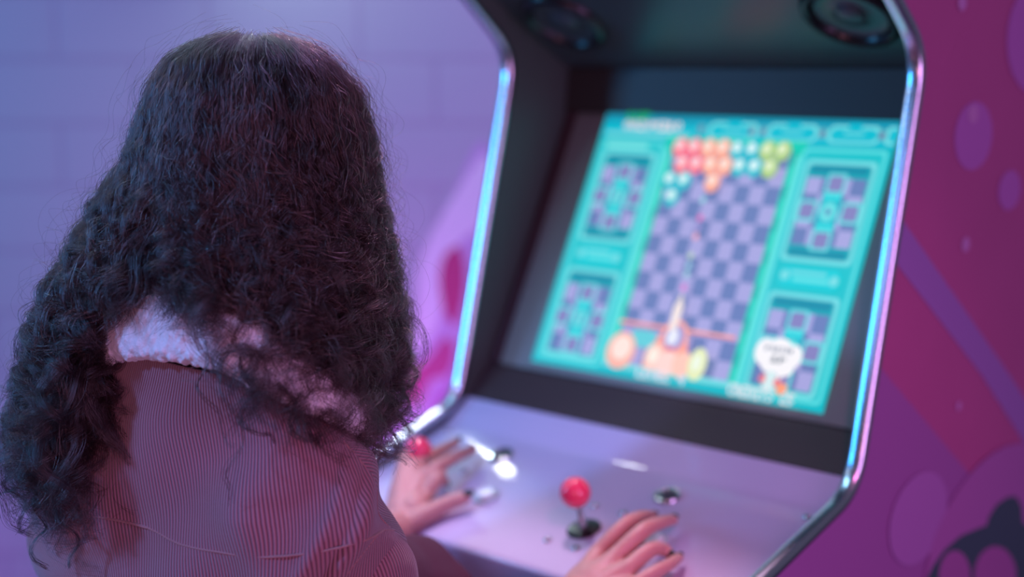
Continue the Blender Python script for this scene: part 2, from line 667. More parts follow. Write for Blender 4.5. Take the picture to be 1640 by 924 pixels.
mural_shapes = [
    ([(770, 230), (800, 300), (800, 520), (770, 700), (640, 760), (560, 700), (600, 620), (650, 560), (668, 490), (672, 430), (690, 380), (725, 320)], (206, 180, 226)),
    ([(776, 250), (790, 300), (770, 360), (735, 390), (715, 450), (700, 520), (672, 560), (655, 560), (668, 500), (672, 430), (690, 380), (725, 320)], (238, 232, 250)),
    ([(735, 395), (745, 430), (742, 480), (728, 520), (712, 500), (704, 450), (712, 410)], (196, 70, 130)),
    ([(712, 540), (728, 560), (716, 600), (690, 610), (668, 650), (640, 640), (650, 600), (680, 580)], (196, 84, 145)),
    ([(740, 560), (760, 590), (740, 660), (690, 690), (690, 640), (718, 610)], (190, 130, 200)),
]
for pts, c in mural_shapes:
    P2 = [wallxy(*p) for p in pts]
    sp = smooth_path([(x, y, 0) for x, y in P2], 5, closed=True)
    mu.poly([(p.x, p.y) for p in sp], srgb(*c))
mural = mu.build('wall_mural', M_MURAL, wb)
mural['label'] = 'pale swoosh and pink shapes painted on the wall'

# ================================================================== arcade cabinet
CW = 0.66
TH = 0.018
cab = empty('arcade_cabinet', (CW / 2, 0.25, 0.0), 'pink and lilac arcade cabinet with chrome edge trim and lit game screen', 'arcade cabinet')

front_path = [(-0.16, 0.0), (-0.16, 0.62), (-0.315, 0.90), (-0.300, 0.975), (-0.0035, 1.0735), (0.112, 1.562), (0.035, 1.63), (-0.10, 1.74), (-0.10, 2.02)]
front_r = [0, 0.03, 0.03, 0.03, 0.042, 0.045, 0.05, 0.05, 0]
fp = round_poly(front_path, front_r, 8)
side_prof = fp + [(0.80, 2.02), (0.86, 1.95), (0.86, 0.0)]


def trim_mesh(name, path, x_in, x_out, parent):
    """chrome bead on the front edge: cross-section is a flattened half round wider than the board"""
    xc = (x_in + x_out) / 2
    hw = abs(x_out - x_in) / 2
    sec = []
    for k in range(15):
        a = math.pi * k / 14
        sx = math.cos(a)
        sec.append((math.copysign(abs(sx) ** 0.8, sx) * hw, 0.0065 * math.sin(a) ** 0.75 + 0.0005))
    sec = [(hw, -0.004)] + sec + [(-hw, -0.004)]
    v, f = [], []
    n = len(sec)
    for i, (y, z) in enumerate(path):
        a, b = path[max(i - 1, 0)], path[min(i + 1, len(path) - 1)]
        d = Vector((b[0] - a[0], b[1] - a[1])).normalized()
        nrm = Vector((-d.y, d.x))
        for sx, h in sec:
            v.append((xc + sx, y + nrm.x * h, z + nrm.y * h))
    for i in range(len(path) - 1):
        for k in range(n):
            k2 = (k + 1) % n
            f.append((i * n + k, (i + 1) * n + k, (i + 1) * n + k2, i * n + k2))
    f.append(tuple(range(n)))
    f.append(tuple((len(path) - 1) * n + k for k in range(n))[::-1])
    return mesh(name, v, f, M_CHROME, parent)


for side, (x0, x1) in enumerate(((0.0, TH), (CW - TH, CW))):
    sp_ = extrude_x('side_panel', side_prof, x0, x1, [M_SIDE, M_BLACK], cab)
    # the inner face is painted black
    for p in sp_.data.polygons:
        if abs(p.normal.x) > 0.9 and (p.normal.x > 0) == (side == 0):
            p.material_index = 1
    t = trim_mesh('edge_trim', fp, x0 - 0.0008, x1 + 0.0008, sp_)
    t['label'] = 'chrome edge trim'
    if side == 1:
        art = Flat((CW, 0, 0), (0, 1, 0), (0, 0, 1), (1, 0, 0), step=0.00015, base=0.0004)
        band = srgb(152, 108, 178)
        low = srgb(154, 92, 160)
        bub = srgb(176, 104, 182)
        hi = srgb(190, 130, 190)

        def edge_y(z):   # front outline of the panel, a little inside
            pts = [p for p in fp]
            best = 0
            for (ya, za), (yb, zb) in zip(pts, pts[1:]):
                if za <= z <= zb and zb > za and z > 0.99:
                    best = ya + (yb - ya) * (z - za) / (zb - za)
            return best + 0.004
        # purple lower field
        low_pts = [(edge_y(z), z) for z in (1.21, 1.18, 1.15, 1.12, 1.09, 1.07, 1.05, 1.03, 1.01, 1.00)] + [(-0.285, 0.965), (-0.300, 0.90), (-0.15, 0.62), (-0.15, 0.02), (0.85, 0.02), (0.85, 0.55), (0.262, 1.04)]
        art.poly(low_pts, low)
        # diagonal stripe
        art.poly([(edge_y(1.373), 1.373), (edge_y(1.35), 1.35), (edge_y(1.325), 1.325), (0.28, 1.165), (0.855, 0.68), (0.855, 0.76), (0.358, 1.154)], band)
        for cx, cz, rx, rz, c in ((0.231, 1.464, 0.048, 0.041, bub), (0.333, 1.393, 0.031, 0.025, bub), (0.39, 1.582, 0.085, 0.07, bub),
                                  (0.222, 1.334, 0.010, 0.009, hi), (0.226, 1.490, 0.013, 0.011, hi), (0.222, 1.135, 0.006, 0.006, hi), (0.186, 1.619, 0.010, 0.009, hi),
                                  (0.52, 1.42, 0.05, 0.043, bub), (0.60, 1.60, 0.04, 0.034, bub), (0.56, 1.25, 0.02, 0.017, bub),
                                  (0.132, 1.013, 0.070, 0.056, srgb(166, 108, 178))):
            art.disc(cx, cz, rx, rz, c, 36)
        art.disc(0.353, 0.905, 0.205, 0.155, srgb(164, 98, 166), 48)
        teal = srgb(58, 82, 90)
        fig = [(0.1409, 0.9091), (0.1545, 0.9292), (0.1718, 0.9446), (0.1989, 0.9579), (0.2384, 0.9662), (0.2799, 0.9656), (0.3091, 0.964), (0.3166, 0.9756), (0.3381, 0.9867), (0.3681, 0.9895), (0.3921, 0.9853), (0.4106, 0.9677), (0.4169, 0.9448), (0.4553, 0.923), (0.5294, 0.8789), (0.6033, 0.7866), (0.3684, 0.7796), (0.1605, 0.8561)]
        art.poly(fig, teal)
        eye = srgb(158, 90, 156)
        for (cx, cz), (ax_, az_), (bx_, bz_) in (((0.2296, 0.9160), (0.0422, -0.0106), (-0.0029, 0.0345)), ((0.3426, 0.8880), (0.0614, -0.0154), (-0.0040, 0.0415))):
            art.poly([(cx + ax_ * math.cos(2 * math.pi * k / 36) + bx_ * math.sin(2 * math.pi * k / 36), cz + az_ * math.cos(2 * math.pi * k / 36) + bz_ * math.sin(2 * math.pi * k / 36)) for k in range(36)], eye)
        a_ = art.build('side_artwork', M_ART, sp_)
        a_['label'] = 'printed stripes, bubbles and dark teal figure'

XI0, XI1 = TH + 0.0006, CW - TH - 0.0006

# control panel: one bent sheet (lip, fold, deck, rolled front edge, apron)
cp_line = round_poly([(0.012, 1.0815), (-0.030, 1.0500), (-0.2470, 0.9784), (-0.232, 0.90), (-0.170, 0.70)], [0, 0.008, 0.009, 0.02, 0], 8)
inner = [(y + 0.012, z - 0.004) for y, z in cp_line]
cpn = extrude_x('control_panel', cp_line + inner[::-1], XI0, XI1, M_PANEL, cab)
for p in cpn.data.polygons:
    p.use_smooth = abs(p.normal.x) < 0.5
cpn.data.set_sharp_from_angle(angle=math.radians(40))
DN = Vector((0, -0.3134, 0.9496))


def deck(x, y, h=0.0):
    return Vector((x, y, 1.05 + 0.33 * (y + 0.03))) + DN * h


def joystick(x, y, tilt):
    j = lathe('joystick', deck(x, y), DN, [(0.0001, 0.0006), (0.0205, 0.0006), (0.0208, 0.0018), (0.019, 0.003), (0.008, 0.0036), (0.0001, 0.0038)], M_PLASTIC, cab, caps=False)
    j['label'] = 'black dust washer with a chrome shaft and pink ball'
    ax = (DN + Vector(tilt)).normalized()
    lathe('shaft', deck(x, y, 0.002), ax, [(0.005, 0), (0.005, 0.012), (0.0035, 0.014), (0.0035, 0.036)], M_STEEL, j, seg=20)
    lathe('ball_top', deck(x, y, 0.002) + ax * 0.049, ax, ball_prof(0.0183, 22), M_BALL, j, seg=44, caps=False)


joystick(0.117, -0.160, (0, 0, 0))
joystick(0.389, -0.162, (0.0, 0.0, 0))


def push_button(x, y):
    b = lathe('push_button', deck(x, y), DN, [(0.0168, 0.0004), (0.0168, 0.002), (0.0155, 0.0042), (0.0128, 0.0046), (0.0122, 0.003)], M_TEALRIM, cab, caps=False)
    lathe('plunger', deck(x, y), DN, [(0.0118, 0.0005), (0.0118, 0.0075), (0.0105, 0.0090), (0.006, 0.0086), (0.0001, 0.0084)], M_WHITEBTN, b, caps=False)


for x in (0.218, 0.487):
    push_button(x, -0.153)


def start_button(x, y):
    b = lathe('start_button', deck(x, y), DN, [(0.0172, 0.0004), (0.0172, 0.002), (0.016, 0.004), (0.0125, 0.0045), (0.0115, 0.0025)], M_STEEL, cab, caps=False)
    lathe('plunger', deck(x, y), DN, [(0.011, 0.0005), (0.011, 0.004), (0.0098, 0.0052), (0.0058, 0.0052), (0.005, 0.002), (0.0001, 0.002)], M_DKBTN, b, caps=False)


for x in (0.164, 0.441):
    start_button(x, -0.070)


def bolt(x, y):
    b = lathe('bolt', deck(x, y), DN, [(0.0052, 0.0002), (0.0052, 0.0008), (0.0040, 0.0026), (0.0022, 0.0031), (0.0018, 0.0018), (0.0001, 0.0018)], M_STEEL, cab, seg=20, caps=False)
    return b


for cx in (0.1165, 0.384):
    for dx in (-0.022, 0.022):
        for dy in (-0.036, 0.042):
            bolt(cx + dx + (0.006 if dy > 0 else 0), -0.160 + dy)
for x, y in ((0.62, -0.012), (0.04, -0.012)):
    bolt(x, y - 0.035)

# black bezel: sill, frame around the monitor, upper strip
SB, ST = Vector((0, 0.066, 1.1355)), Vector((0, 0.228, 1.4793))   # bottom and top of the picture plane
sd = (ST - SB).normalized()
sn = Vector((0, -sd.z, sd.y))                                     # towards the player


def scr(x, t, h=0.0):
    """x across, t up the screen plane in metres from the picture's bottom edge"""
    p = SB + sd * t + sn * h
    return Vector((x, p.y, p.z))


sill = extrude_x('monitor_sill', [(0.0135, 1.0825), (SB.y - 0.006 + sn.y * 0.004, SB.z - 0.013 + sn.z * 0.004), (SB.y + 0.03, SB.z - 0.03), (0.04, 1.06)], XI0, XI1, M_BEZEL, cab)
HH = (ST - SB).length
gl0, gl1 = 0.032, 0.628
g_v = [scr(x, t, h) for h in (0.0, -0.03) for x, t in ((gl0, -0.012), (gl1, -0.012), (gl1, HH + 0.001), (gl0, HH + 0.001))]
glass = mesh('monitor', g_v, [(0, 1, 2, 3), (7, 6, 5, 4), (0, 4, 5, 1), (1, 5, 6, 2), (2, 6, 7, 3), (3, 7, 4, 0)], M_GLASS, cab, smooth=False)
bevel(glass, 0.003, 3)
for x0, x1 in ((XI0, gl0 - 0.0005), (gl1 + 0.0005, XI1)):
    v = [scr(x, t, h) for h in (0.006, -0.03) for x, t in ((x0, -0.012), (x1, -0.012), (x1, HH + 0.001), (x0, HH + 0.001))]
    bevel(mesh('bezel_strip', v, [(0, 1, 2, 3), (7, 6, 5, 4), (0, 4, 5, 1), (1, 5, 6, 2), (2, 6, 7, 3), (3, 7, 4, 0)], M_BEZEL, cab, smooth=False), 0.001, 2)
M_BEZTOP = mat('black_bezel_card_gloss', srgb(52, 50, 46), 0.5, bump=0.1, bump_scale=400)
ub = extrude_x('upper_bezel', [(ST.y - 0.012, ST.z + 0.001), (ST.y - 0.004, 1.545), (ST.y + 0.03, 1.545), (ST.y + 0.03, ST.z + 0.001)], XI0, XI1, M_BEZTOP, cab)
bevel(ub, 0.0015, 2)
lk = lathe('bezel_lock', (0.594, ST.y - 0.0085, 1.508), (0, -1, 0.05), [(0.0165, 0.0), (0.0165, 0.003), (0.0145, 0.005), (0.005, 0.0055), (0.0001, 0.0035)], M_PLASTIC, cab, caps=False)

# speaker board under the marquee, with two speakers
A0 = Vector((0, 0.219, 1.546))
B0 = Vector((0, 0.000, 1.683))
bt = (B0 - A0).normalized()
bn = Vector((0, -bt.z, bt.y))
if bn.z > 0:
    bn = -bn


def brd(x, t, h=0.0):
    p = A0 + bt * t + bn * h
    return Vector((x, p.y, p.z))


BL = (B0 - A0).length + 0.05
v = [brd(x, t, h) for h in (0.0, -0.012) for x, t in ((XI0, 0.0), (XI1, 0.0), (XI1, BL), (XI0, BL))]
sb = mesh('speaker_board', v, [(0, 1, 2, 3), (7, 6, 5, 4), (0, 4, 5, 1), (1, 5, 6, 2), (2, 6, 7, 3), (3, 7, 4, 0)], M_SPKP, cab, smooth=False)
for cx in (0.556, 0.104):
    c = brd(cx, 0.118)
    r_ = lathe('speaker', c, bn, [(0.0640, 0.0), (0.0640, 0.004), (0.0610, 0.009), (0.0540, 0.011), (0.0500, 0.008), (0.0480, 0.002)], M_PLASTIC, cab, seg=64, caps=False)
    lathe('speaker_cone', c, bn, [(0.0480, 0.0012), (0.045, 0.0035), (0.041, 0.0012), (0.022, 0.0006), (0.018, 0.004), (0.010, 0.0075), (0.0001, 0.0085)], M_SPKP, r_, seg=64, caps=False)

# marquee box, back, lower front with coin door
mq = extrude_x('marquee', [(-0.085, 1.76), (-0.085, 2.0), (0.0, 2.0), (0.0, 1.76)], XI0, XI1, mat('unlit_marquee', srgb(120, 60, 140), 0.3), cab)
lf = extrude_x('lower_front', [(-0.150, 0.02), (-0.150, 0.68), (-0.135, 0.68), (-0.135, 0.02)], XI0, XI1, M_SIDE, cab)
cd = extrude_x('coin_door', [(-0.156, 0.22), (-0.156, 0.52), (-0.1505, 0.52), (-0.1505, 0.22)], 0.22, 0.44, M_BLACK, cab)
bevel(cd, 0.002, 2)
bk = extrude_x('back_board', [(0.835, 0.02), (0.835, 1.93), (0.85, 1.93), (0.85, 0.02)], XI0, XI1, M_BLACK, cab)
tp = extrude_x('top_board', [(-0.06, 2.004), (-0.06, 2.018), (0.79, 2.018), (0.79, 2.004)], XI0, XI1, M_BLACK, cab)

# ------------------------------------------------------------------ the lit game picture
PX0, PX1 = 0.0915, 0.5670
PWm, PHm = PX1 - PX0, HH
pic = Flat(scr(PX0, 0), (PWm, 0, 0), sd * PHm, sn, step=0.00006, base=0.0004)
TEAL = srgb(0, 184, 196)
TEAL2 = srgb(18, 194, 202)
TEALD = srgb(0, 168, 182)
GREEN = srgb(0, 205, 182)
PALE = srgb(118, 220, 226)
CKD = srgb(106, 124, 182)
CKL = srgb(168, 164, 220)
VIO = srgb(160, 156, 216)
pic.rect(0, 0, 1, 1, TEAL)
# top strip with pale capsules
pic.rect(0, 0.905, 1, 1, srgb(0, 186, 208))
pic.rect(0, 0.965, 1, 1, srgb(20, 150, 180))
for x0, x1 in ((0.40, 0.56), (0.60, 0.755), (0.795, 0.945)):
    pic.rrect(x0 - 0.006, 0.912, x1 + 0.006, 0.978, 0.022, PALE, 0.03)
    pic.rrect(x0 + 0.004, 0.922, x1 - 0.004, 0.966, 0.018, srgb(0, 190, 210), 0.02)
    pic.rect(x0 + 0.055, 0.955, x1 - 0.055, 0.985, srgb(0, 186, 208))
    pic.rect(x0 + 0.045, 0.945, x1 - 0.045, 0.953, PALE)
pic.rrect(0.965, 0.912, 1.0, 0.978, 0.012, PALE, 0.02)
pic.rrect(0.975, 0.922, 1.0, 0.968, 0.01, srgb(0, 190, 210), 0.02)
for x in (0.545, 0.583, 0.775, 0.955, 0.37):
    pic.disc(x, 0.945, 0.014, 0.022, srgb(90, 190, 205), 14)
    pic.disc(x, 0.945, 0.008, 0.013, srgb(110, 100, 150), 12)
pic.rrect(0.02, 0.908, 0.34, 0.925, 0.006, PALE, 0.007)
# green playfield gutters
pic.rect(0.262, 0.02, 0.302, 0.905, GREEN)
pic.rect(0.698, 0.02, 0.738, 0.905, GREEN)
pic.rect(0.262, 0.878, 0.738, 0.912, GREEN)
for x0 in (0.262, 0.716):
    pic.rect(x0, 0.03, x0 + 0.022, 0.86, srgb(90, 222, 216))
for k in range(7):
    y = 0.10 + 0.12 * k
    pic.rrect(0.285, y, 0.297, y + 0.055, 0.005, srgb(0, 170, 160), 0.01)
    pic.rrect(0.703, y, 0.715, y + 0.055, 0.005, srgb(0, 170, 160), 0.01)
# playfield checks
pic.rect(0.302, 0.045, 0.698, 0.88, CKL)
pic.k += 1
nx, ny = 8, 12
for i in range(nx):
    for j in range(ny):
        if (i + j) % 2 == 0:
            x0, y0 = 0.302 + 0.0495 * i, 0.045 + 0.0696 * j
            pic.rect(x0, y0, x0 + 0.0495, y0 + 0.0696, CKD, same=True)
pic.rect(0.262, 0.0, 0.738, 0.05, TEAL)
pic.rect(0.27, 0.03, 0.73, 0.05, PALE)


def frame(x0, y0, x1, y1, w, col, inner):
    pic.rrect(x0, y0, x1, y1, 0.014, col, 0.02)
    pic.rrect(x0 + w, y0 + w * 1.25, x1 - w, y1 - w * 1.25, 0.010, inner, 0.014)


def side_block(x0, y0, x1, y1):
    """pale frame, teal header, chequered field and a cross of cells"""
    frame(x0, y0, x1, y1, 0.012, PALE, TEALD)
    ax0, ay0, ax1, ay1 = x0 + 0.018, y0 + (0.058 if y0 > 0.3 else 0.022), x1 - 0.018, y1 - 0.062
    pic.rect(ax0, ay0, ax1, ay1, CKL)
    pic.k += 1
    for i in range(4):
        for j in range(4):
            if (i + j) % 2 == 0:
                w, h = (ax1 - ax0) / 4, (ay1 - ay0) / 4
                pic.rect(ax0 + w * i, ay0 + h * j, ax0 + w * (i + 1), ay0 + h * (j + 1), CKD, same=True)
    pic.rrect(x0 + 0.02, y1 - 0.050, x1 - 0.02, y1 - 0.018, 0.01, srgb(0, 140, 165), 0.014)
    if y0 > 0.3:
        pic.rrect(x0 + 0.02, y0 + 0.018, x1 - 0.02, y0 + 0.046, 0.01, srgb(0, 140, 165), 0.012)
    cx, cy = (x0 + x1) / 2, (ay0 + ay1) / 2
    pic.rrect(cx - 0.030, cy - 0.070, cx + 0.030, cy + 0.070, 0.01, srgb(0, 186, 202), 0.012)
    for dx, dy in ((0, 0.100), (0, -0.100), (-0.066, 0), (0.066, 0)):
        pic.rrect(cx + dx - 0.030, cy + dy - 0.038, cx + dx + 0.030, cy + dy + 0.038, 0.008, srgb(100, 215, 222), 0.01)
        pic.rrect(cx + dx - 0.022, cy + dy - 0.027, cx + dx + 0.022, cy + dy + 0.027, 0.006, srgb(134, 128, 188), 0.008)
    pic.rect(cx - 0.026, cy + 0.045, cx + 0.026, cy + 0.058, srgb(60, 225, 230))
    pic.rect(cx - 0.026, cy - 0.058, cx + 0.026, cy - 0.045, srgb(60, 225, 230))
    pic.disc(cx, cy, 0.024, 0.034, srgb(110, 225, 228), 18)
    pic.disc(cx, cy, 0.010, 0.014, srgb(90, 150, 190), 14)


for x0, x1 in ((0.030, 0.255), (0.745, 0.985)):
    frame(x0 - 0.008, 0.02, x1 + 0.008, 0.888, 0.010, srgb(90, 220, 224), TEAL2)
    side_block(x0 + 0.012, 0.485, x1 - 0.012, 0.845)
    side_block(x0 + 0.012, 0.035, x1 - 0.012, 0.375)
    pic.rrect(x0 + 0.03, 0.395, x1 - 0.03, 0.465, 0.02, srgb(0, 205, 215), 0.02)
    pic.rrect(x0 + 0.06, 0.440, x1 - 0.07, 0.452, 0.005, PALE, 0.005)
    pic.rrect(x0 + 0.07, 0.415, x1 - 0.06, 0.430, 0.005, srgb(100, 225, 228), 0.005)
    pic.disc(x0 + 0.045, 0.433, 0.014, 0.018, PALE)
    pic.disc(x1 - 0.045, 0.428, 0.014, 0.018, PALE)
pic.rrect(0.05, 0.852, 0.21, 0.874, 0.01, srgb(120, 225, 225), 0.008)

RED = (srgb(255, 110, 130), srgb(255, 215, 222))
PEA = (srgb(255, 168, 140), srgb(255, 226, 214))
CYA = (srgb(0, 190, 205), srgb(220, 248, 250))
YEL = (srgb(170, 205, 120), srgb(226, 240, 196))


def bubble(x, y, c):
    pic.disc(x, y, 0.0262, 0.0375, c[0], 22)
    pic.disc(x - 0.004, y + 0.008, 0.015, 0.020, c[1], 16)


for r, row in enumerate(([RED, RED, PEA, PEA, CYA, CYA, YEL, YEL], [RED, RED, PEA, PEA, CYA, CYA, YEL], [CYA, CYA, None, PEA], [CYA])):
    for k, c in enumerate(row):
        if c:
            bubble(0.3275 + 0.05 * k + (0.025 if r % 2 else 0.0), 0.866 - 0.0648 * r, c)
for x, y, c in ((0.464, 0.669, srgb(150, 214, 226)), (0.472, 0.603, srgb(235, 110, 190)), (0.474, 0.567, srgb(170, 150, 215)), (0.476, 0.533, srgb(250, 170, 190)), (0.478, 0.462, srgb(190, 214, 190)),
                (0.481, 0.425, srgb(160, 205, 226)), (0.483, 0.393, srgb(165, 210, 226)), (0.486, 0.345, srgb(225, 120, 205))):
    pic.disc(x, y, 0.0085, 0.013, c, 14)
# dead line, pointer and plain round launcher with supply of bubbles
pic.rect(0.302, 0.188, 0.698, 0.200, srgb(245, 140, 130))
pic.rect(0.31, 0.197, 0.69, 0.2005, srgb(255, 200, 190))
pic.rrect(0.355, 0.112, 0.445, 0.175, 0.02, srgb(100, 205, 215), 0.02)
pic.disc(0.335, 0.090, 0.050, 0.068, srgb(255, 180, 160), 28)
pic.disc(0.335, 0.100, 0.034, 0.044, srgb(255, 228, 216), 24)
pic.poly([(0.42, 0.045), (0.43, 0.10), (0.455, 0.17), (0.475, 0.212), (0.505, 0.222), (0.535, 0.205), (0.55, 0.16), (0.565, 0.10), (0.585, 0.045)], srgb(255, 150, 130))
pic.disc(0.503, 0.165, 0.046, 0.062, srgb(255, 168, 148), 28)
pic.disc(0.503, 0.165, 0.034, 0.046, srgb(160, 150, 210), 24)
pic.disc(0.498, 0.165, 0.020, 0.030, srgb(235, 236, 250), 20)
pic.rect(0.485, 0.115, 0.515, 0.128, srgb(235, 90, 110))
pic.poly([(0.478, 0.19), (0.474, 0.27), (0.489, 0.325), (0.504, 0.27), (0.502, 0.19)], srgb(250, 232, 226))
for x, y, rx, ry, c in ((0.455, 0.085, 0.034, 0.05, (255, 205, 190)), (0.505, 0.07, 0.036, 0.046, (255, 214, 204)), (0.555, 0.075, 0.034, 0.046, (255, 200, 180)), (0.603, 0.085, 0.030, 0.058, (232, 238, 180)), (0.452, 0.09, 0.016, 0.028, (250, 240, 225)), (0.60, 0.09, 0.015, 0.03, (240, 248, 225))):
    pic.disc(x, y, rx, ry, srgb(*c), 24)
# speech bubble with a tiny prompt and a small round token pile below it
for x, y, rx, ry in ((0.800, 0.165, 0.03, 0.045), (0.842, 0.172, 0.04, 0.045), (0.886, 0.160, 0.028, 0.04), (0.84, 0.128, 0.045, 0.035), (0.87, 0.122, 0.03, 0.032)):
    pic.disc(x, y, rx, ry, srgb(250, 246, 250), 22)
pic.poly([(0.85, 0.11), (0.865, 0.075), (0.88, 0.115)], srgb(250, 246, 250))
pic.disc(0.838, 0.070, 0.022, 0.034, srgb(215, 238, 240), 20)
pic.disc(0.815, 0.075, 0.010, 0.015, srgb(240, 120, 130), 16)
pic.disc(0.862, 0.068, 0.010, 0.015, srgb(240, 120, 130), 16)
pic.disc(0.880, 0.050, 0.016, 0.021, srgb(255, 160, 120), 20)

# pixel lettering
FONT = {'L': '100100100100111', 'E': '111100110100111', 'V': '101101101101010', 'C': '011100100100011', 'R': '110101110101101', 'D': '110101101101110',
        'I': '111010010010111', 'T': '111010010010010', 'S': '011100010001110', '2': '110001010100111', '5': '111100110001110', '4': '101101111001001', '0': '010101101101010',
        'P': '110101110100100', 'U': '101101101101111', 'H': '101101111101101', '1': '010110010010111', '9': '111101111001110', '7': '111001010010010', '6': '111100111101111', '3': '111001011001111', '8': '111101111101111'}


def text(s, x, y, w, h, col):
    cw = w / len(s)
    pic.k += 1
    for i, ch in enumerate(s):
        bits = FONT.get(ch)
        if not bits:
            continue
        for r in range(5):
            for c in range(3):
                if bits[r * 3 + c] == '1':
                    x0 = x + cw * i + c * cw * 0.29
                    y0 = y + h * (4 - r) / 5
                    pic.rect(x0, y0, x0 + cw * 0.29, y0 + h / 5, col, same=True)


text('1UP', 0.10, 0.962, 0.10, 0.032, srgb(20, 170, 90))
text('00204310', 0.105, 0.922, 0.215, 0.038, srgb(245, 225, 232))
text('LEVEL 4', 0.415, 0.004, 0.165, 0.036, srgb(225, 220, 235))
text('CREDITS 25', 0.722, 0.001, 0.205, 0.040, srgb(235, 228, 236))
text('PUSH', 0.80, 0.168, 0.085, 0.018, srgb(120, 130, 150))
text('1P', 0.825, 0.132, 0.05, 0.022, srgb(70, 90, 110))
picture = pic.build('game_picture', M_PIC, glass)
picture['label'] = 'glowing teal bubble puzzle game picture'

# ================================================================== person
JG= [[[0.1645, -0.7059, 1.2099], [0.2475, -0.7279, 1.2617], [0.3496, -0.7367, 1.2887], [0.4244, -0.7282, 1.2888], [0.4769, -0.7077, 1.2802], [0.5099, -0.674, 1.2564], [0.5142, -0.6333, 1.2308], [0.4908, -0.59, 1.2098], [0.451, -0.5512, 1.1751]], [[0.1369, -0.6898, 1.1438], [0.1961, -0.7347, 1.1948], [0.3164, -0.7378, 1.2333], [0.4041, -0.7227, 1.2392], [0.4729, -0.6996, 1.2356], [0.5165, -0.6664, 1.2288], [0.5328, -0.6386, 1.2205], [0.5153, -0.5974, 1.1959], [0.461, -0.547, 1.1488]], [[0.1314, -0.696, 1.071], [0.1823, -0.7468, 1.1318], [0.318, -0.7478, 1.1768], [0.4096, -0.7285, 1.1848], [0.4821, -0.7079, 1.1864], [0.5287, -0.6773, 1.1866], [0.5501, -0.6435, 1.1838], [0.5322, -0.6025, 1.1602], [0.4808, -0.5478, 1.1208]], [[0.1367, -0.7052, 1.0007], [0.1847, -0.7538, 1.0863], [0.3168, -0.7526, 1.1245], [0.4147, -0.7339, 1.1348], [0.4907, -0.7157, 1.1419], [0.5407, -0.688, 1.1467], [0.5652, -0.6502, 1.1488], [0.5468, -0.6077, 1.1348], [0.5022, -0.547, 1.0926]], [[0.1495, -0.6929, 0.9329], [0.2171, -0.7478, 1.0323], [0.3224, -0.7522, 1.0661], [0.4119, -0.7341, 1.0779], [0.4842, -0.7127, 1.0849], [0.5307, -0.6881, 1.0902], [0.5498, -0.6555, 1.092], [0.5289, -0.6092, 1.0744], [0.4889, -0.5437, 1.0346]], [[0.1715, -0.6877, 0.8557], [0.2345, -0.7484, 0.948], [0.3199, -0.7511, 0.9804], [0.3991, -0.7287, 0.9938], [0.4677, -0.7031, 1.0032], [0.5073, -0.6784, 1.0073], [0.5199, -0.6466, 1.0012], [0.5027, -0.6105, 0.9848], [0.4591, -0.5507, 0.9342]]]
CP= [[0.1513, -0.7147, 1.2285], [0.2201, -0.7249, 1.2678], [0.2885, -0.7311, 1.2938], [0.3535, -0.735, 1.3128], [0.4178, -0.729, 1.3155], [0.469, -0.714, 1.307], [0.4996, -0.6918, 1.2864], [0.5169, -0.6592, 1.2622], [0.5136, -0.6248, 1.2404], [0.4799, -0.5851, 1.2164], [0.4229, -0.5463, 1.1936]]
FP= [[[0.4369, -0.5244, 1.0985], [0.376, -0.4501, 1.0628], [0.334, -0.3837, 1.0367]], [[0.4472, -0.5176, 1.0834], [0.3892, -0.4404, 1.0486], [0.3352, -0.3567, 1.0264]], [[0.456, -0.5135, 1.0624], [0.3955, -0.4243, 1.0292], [0.3521, -0.3443, 1.0079]], [[0.459, -0.5168, 1.0323], [0.4079, -0.4184, 1.0001], [0.3772, -0.3276, 0.9723]], [[0.4652, -0.5232, 0.9721], [0.4246, -0.4169, 0.9289], [0.4077, -0.3145, 0.8936]]]
HL= {'wrist': [0.1727, -0.2693, 0.9823], 'index': [[0.165, -0.2073, 1.0136], [0.1657, -0.1894, 1.0295], [0.1559, -0.1713, 1.0272], [0.1556, -0.1667, 1.0196]], 'middle': [[0.1467, -0.2009, 1.0281], [0.1527, -0.1715, 1.0414], [0.1472, -0.1338, 1.0464], [0.138, -0.0984, 1.0464]], 'ring': [[0.128, -0.1954, 1.0398], [0.128, -0.1657, 1.0481], [0.1233, -0.1344, 1.0522], [0.1199, -0.1094, 1.0554]], 'little': [[0.1133, -0.1936, 1.0491], [0.1064, -0.1709, 1.0552], [0.1017, -0.1544, 1.0554], [0.0936, -0.1357, 1.0488]], 'thumb': [[0.1805, -0.2536, 0.9883], [0.1882, -0.2376, 0.996], [0.2009, -0.2091, 1.0083], [0.2185, -0.1895, 1.0174]]}
HR= {'wrist': [0.4913, -0.3003, 0.9831], 'index': [[0.4727, -0.2348, 1.0143], [0.4845, -0.2041, 1.0413], [0.4814, -0.1716, 1.0435], [0.4725, -0.1377, 1.0355]], 'middle': [[0.5021, -0.241, 1.0176], [0.5122, -0.2055, 1.0419], [0.5088, -0.1736, 1.0425], [0.4995, -0.1353, 1.0363]], 'ring': [[0.5257, -0.2474, 1.0128], [0.5322, -0.2172, 1.0279], [0.5336, -0.1958, 1.0232], [0.5405, -0.1947, 1.0188]], 'little': [[0.5471, -0.2567, 1.0037], [0.5565, -0.2315, 1.0148], [0.5557, -0.211, 1.0165], [0.5453, -0.183, 1.0142]], 'thumb': [[0.4751, -0.2718, 0.9927], [0.4628, -0.2262, 0.9998], [0.4655, -0.1937, 1.01], [0.4707, -0.1735, 1.0153]]}
HC = Vector((0.369, -0.601, 1.452))
per = empty('person', (0.36, -0.70, 0.0), 'person with long dark curly hair in a tan pink corduroy jacket playing at the cabinet', 'person')

body = MB()
# torso, hips, legs
ex = Vector((1, 0.05, 0)).normalized()


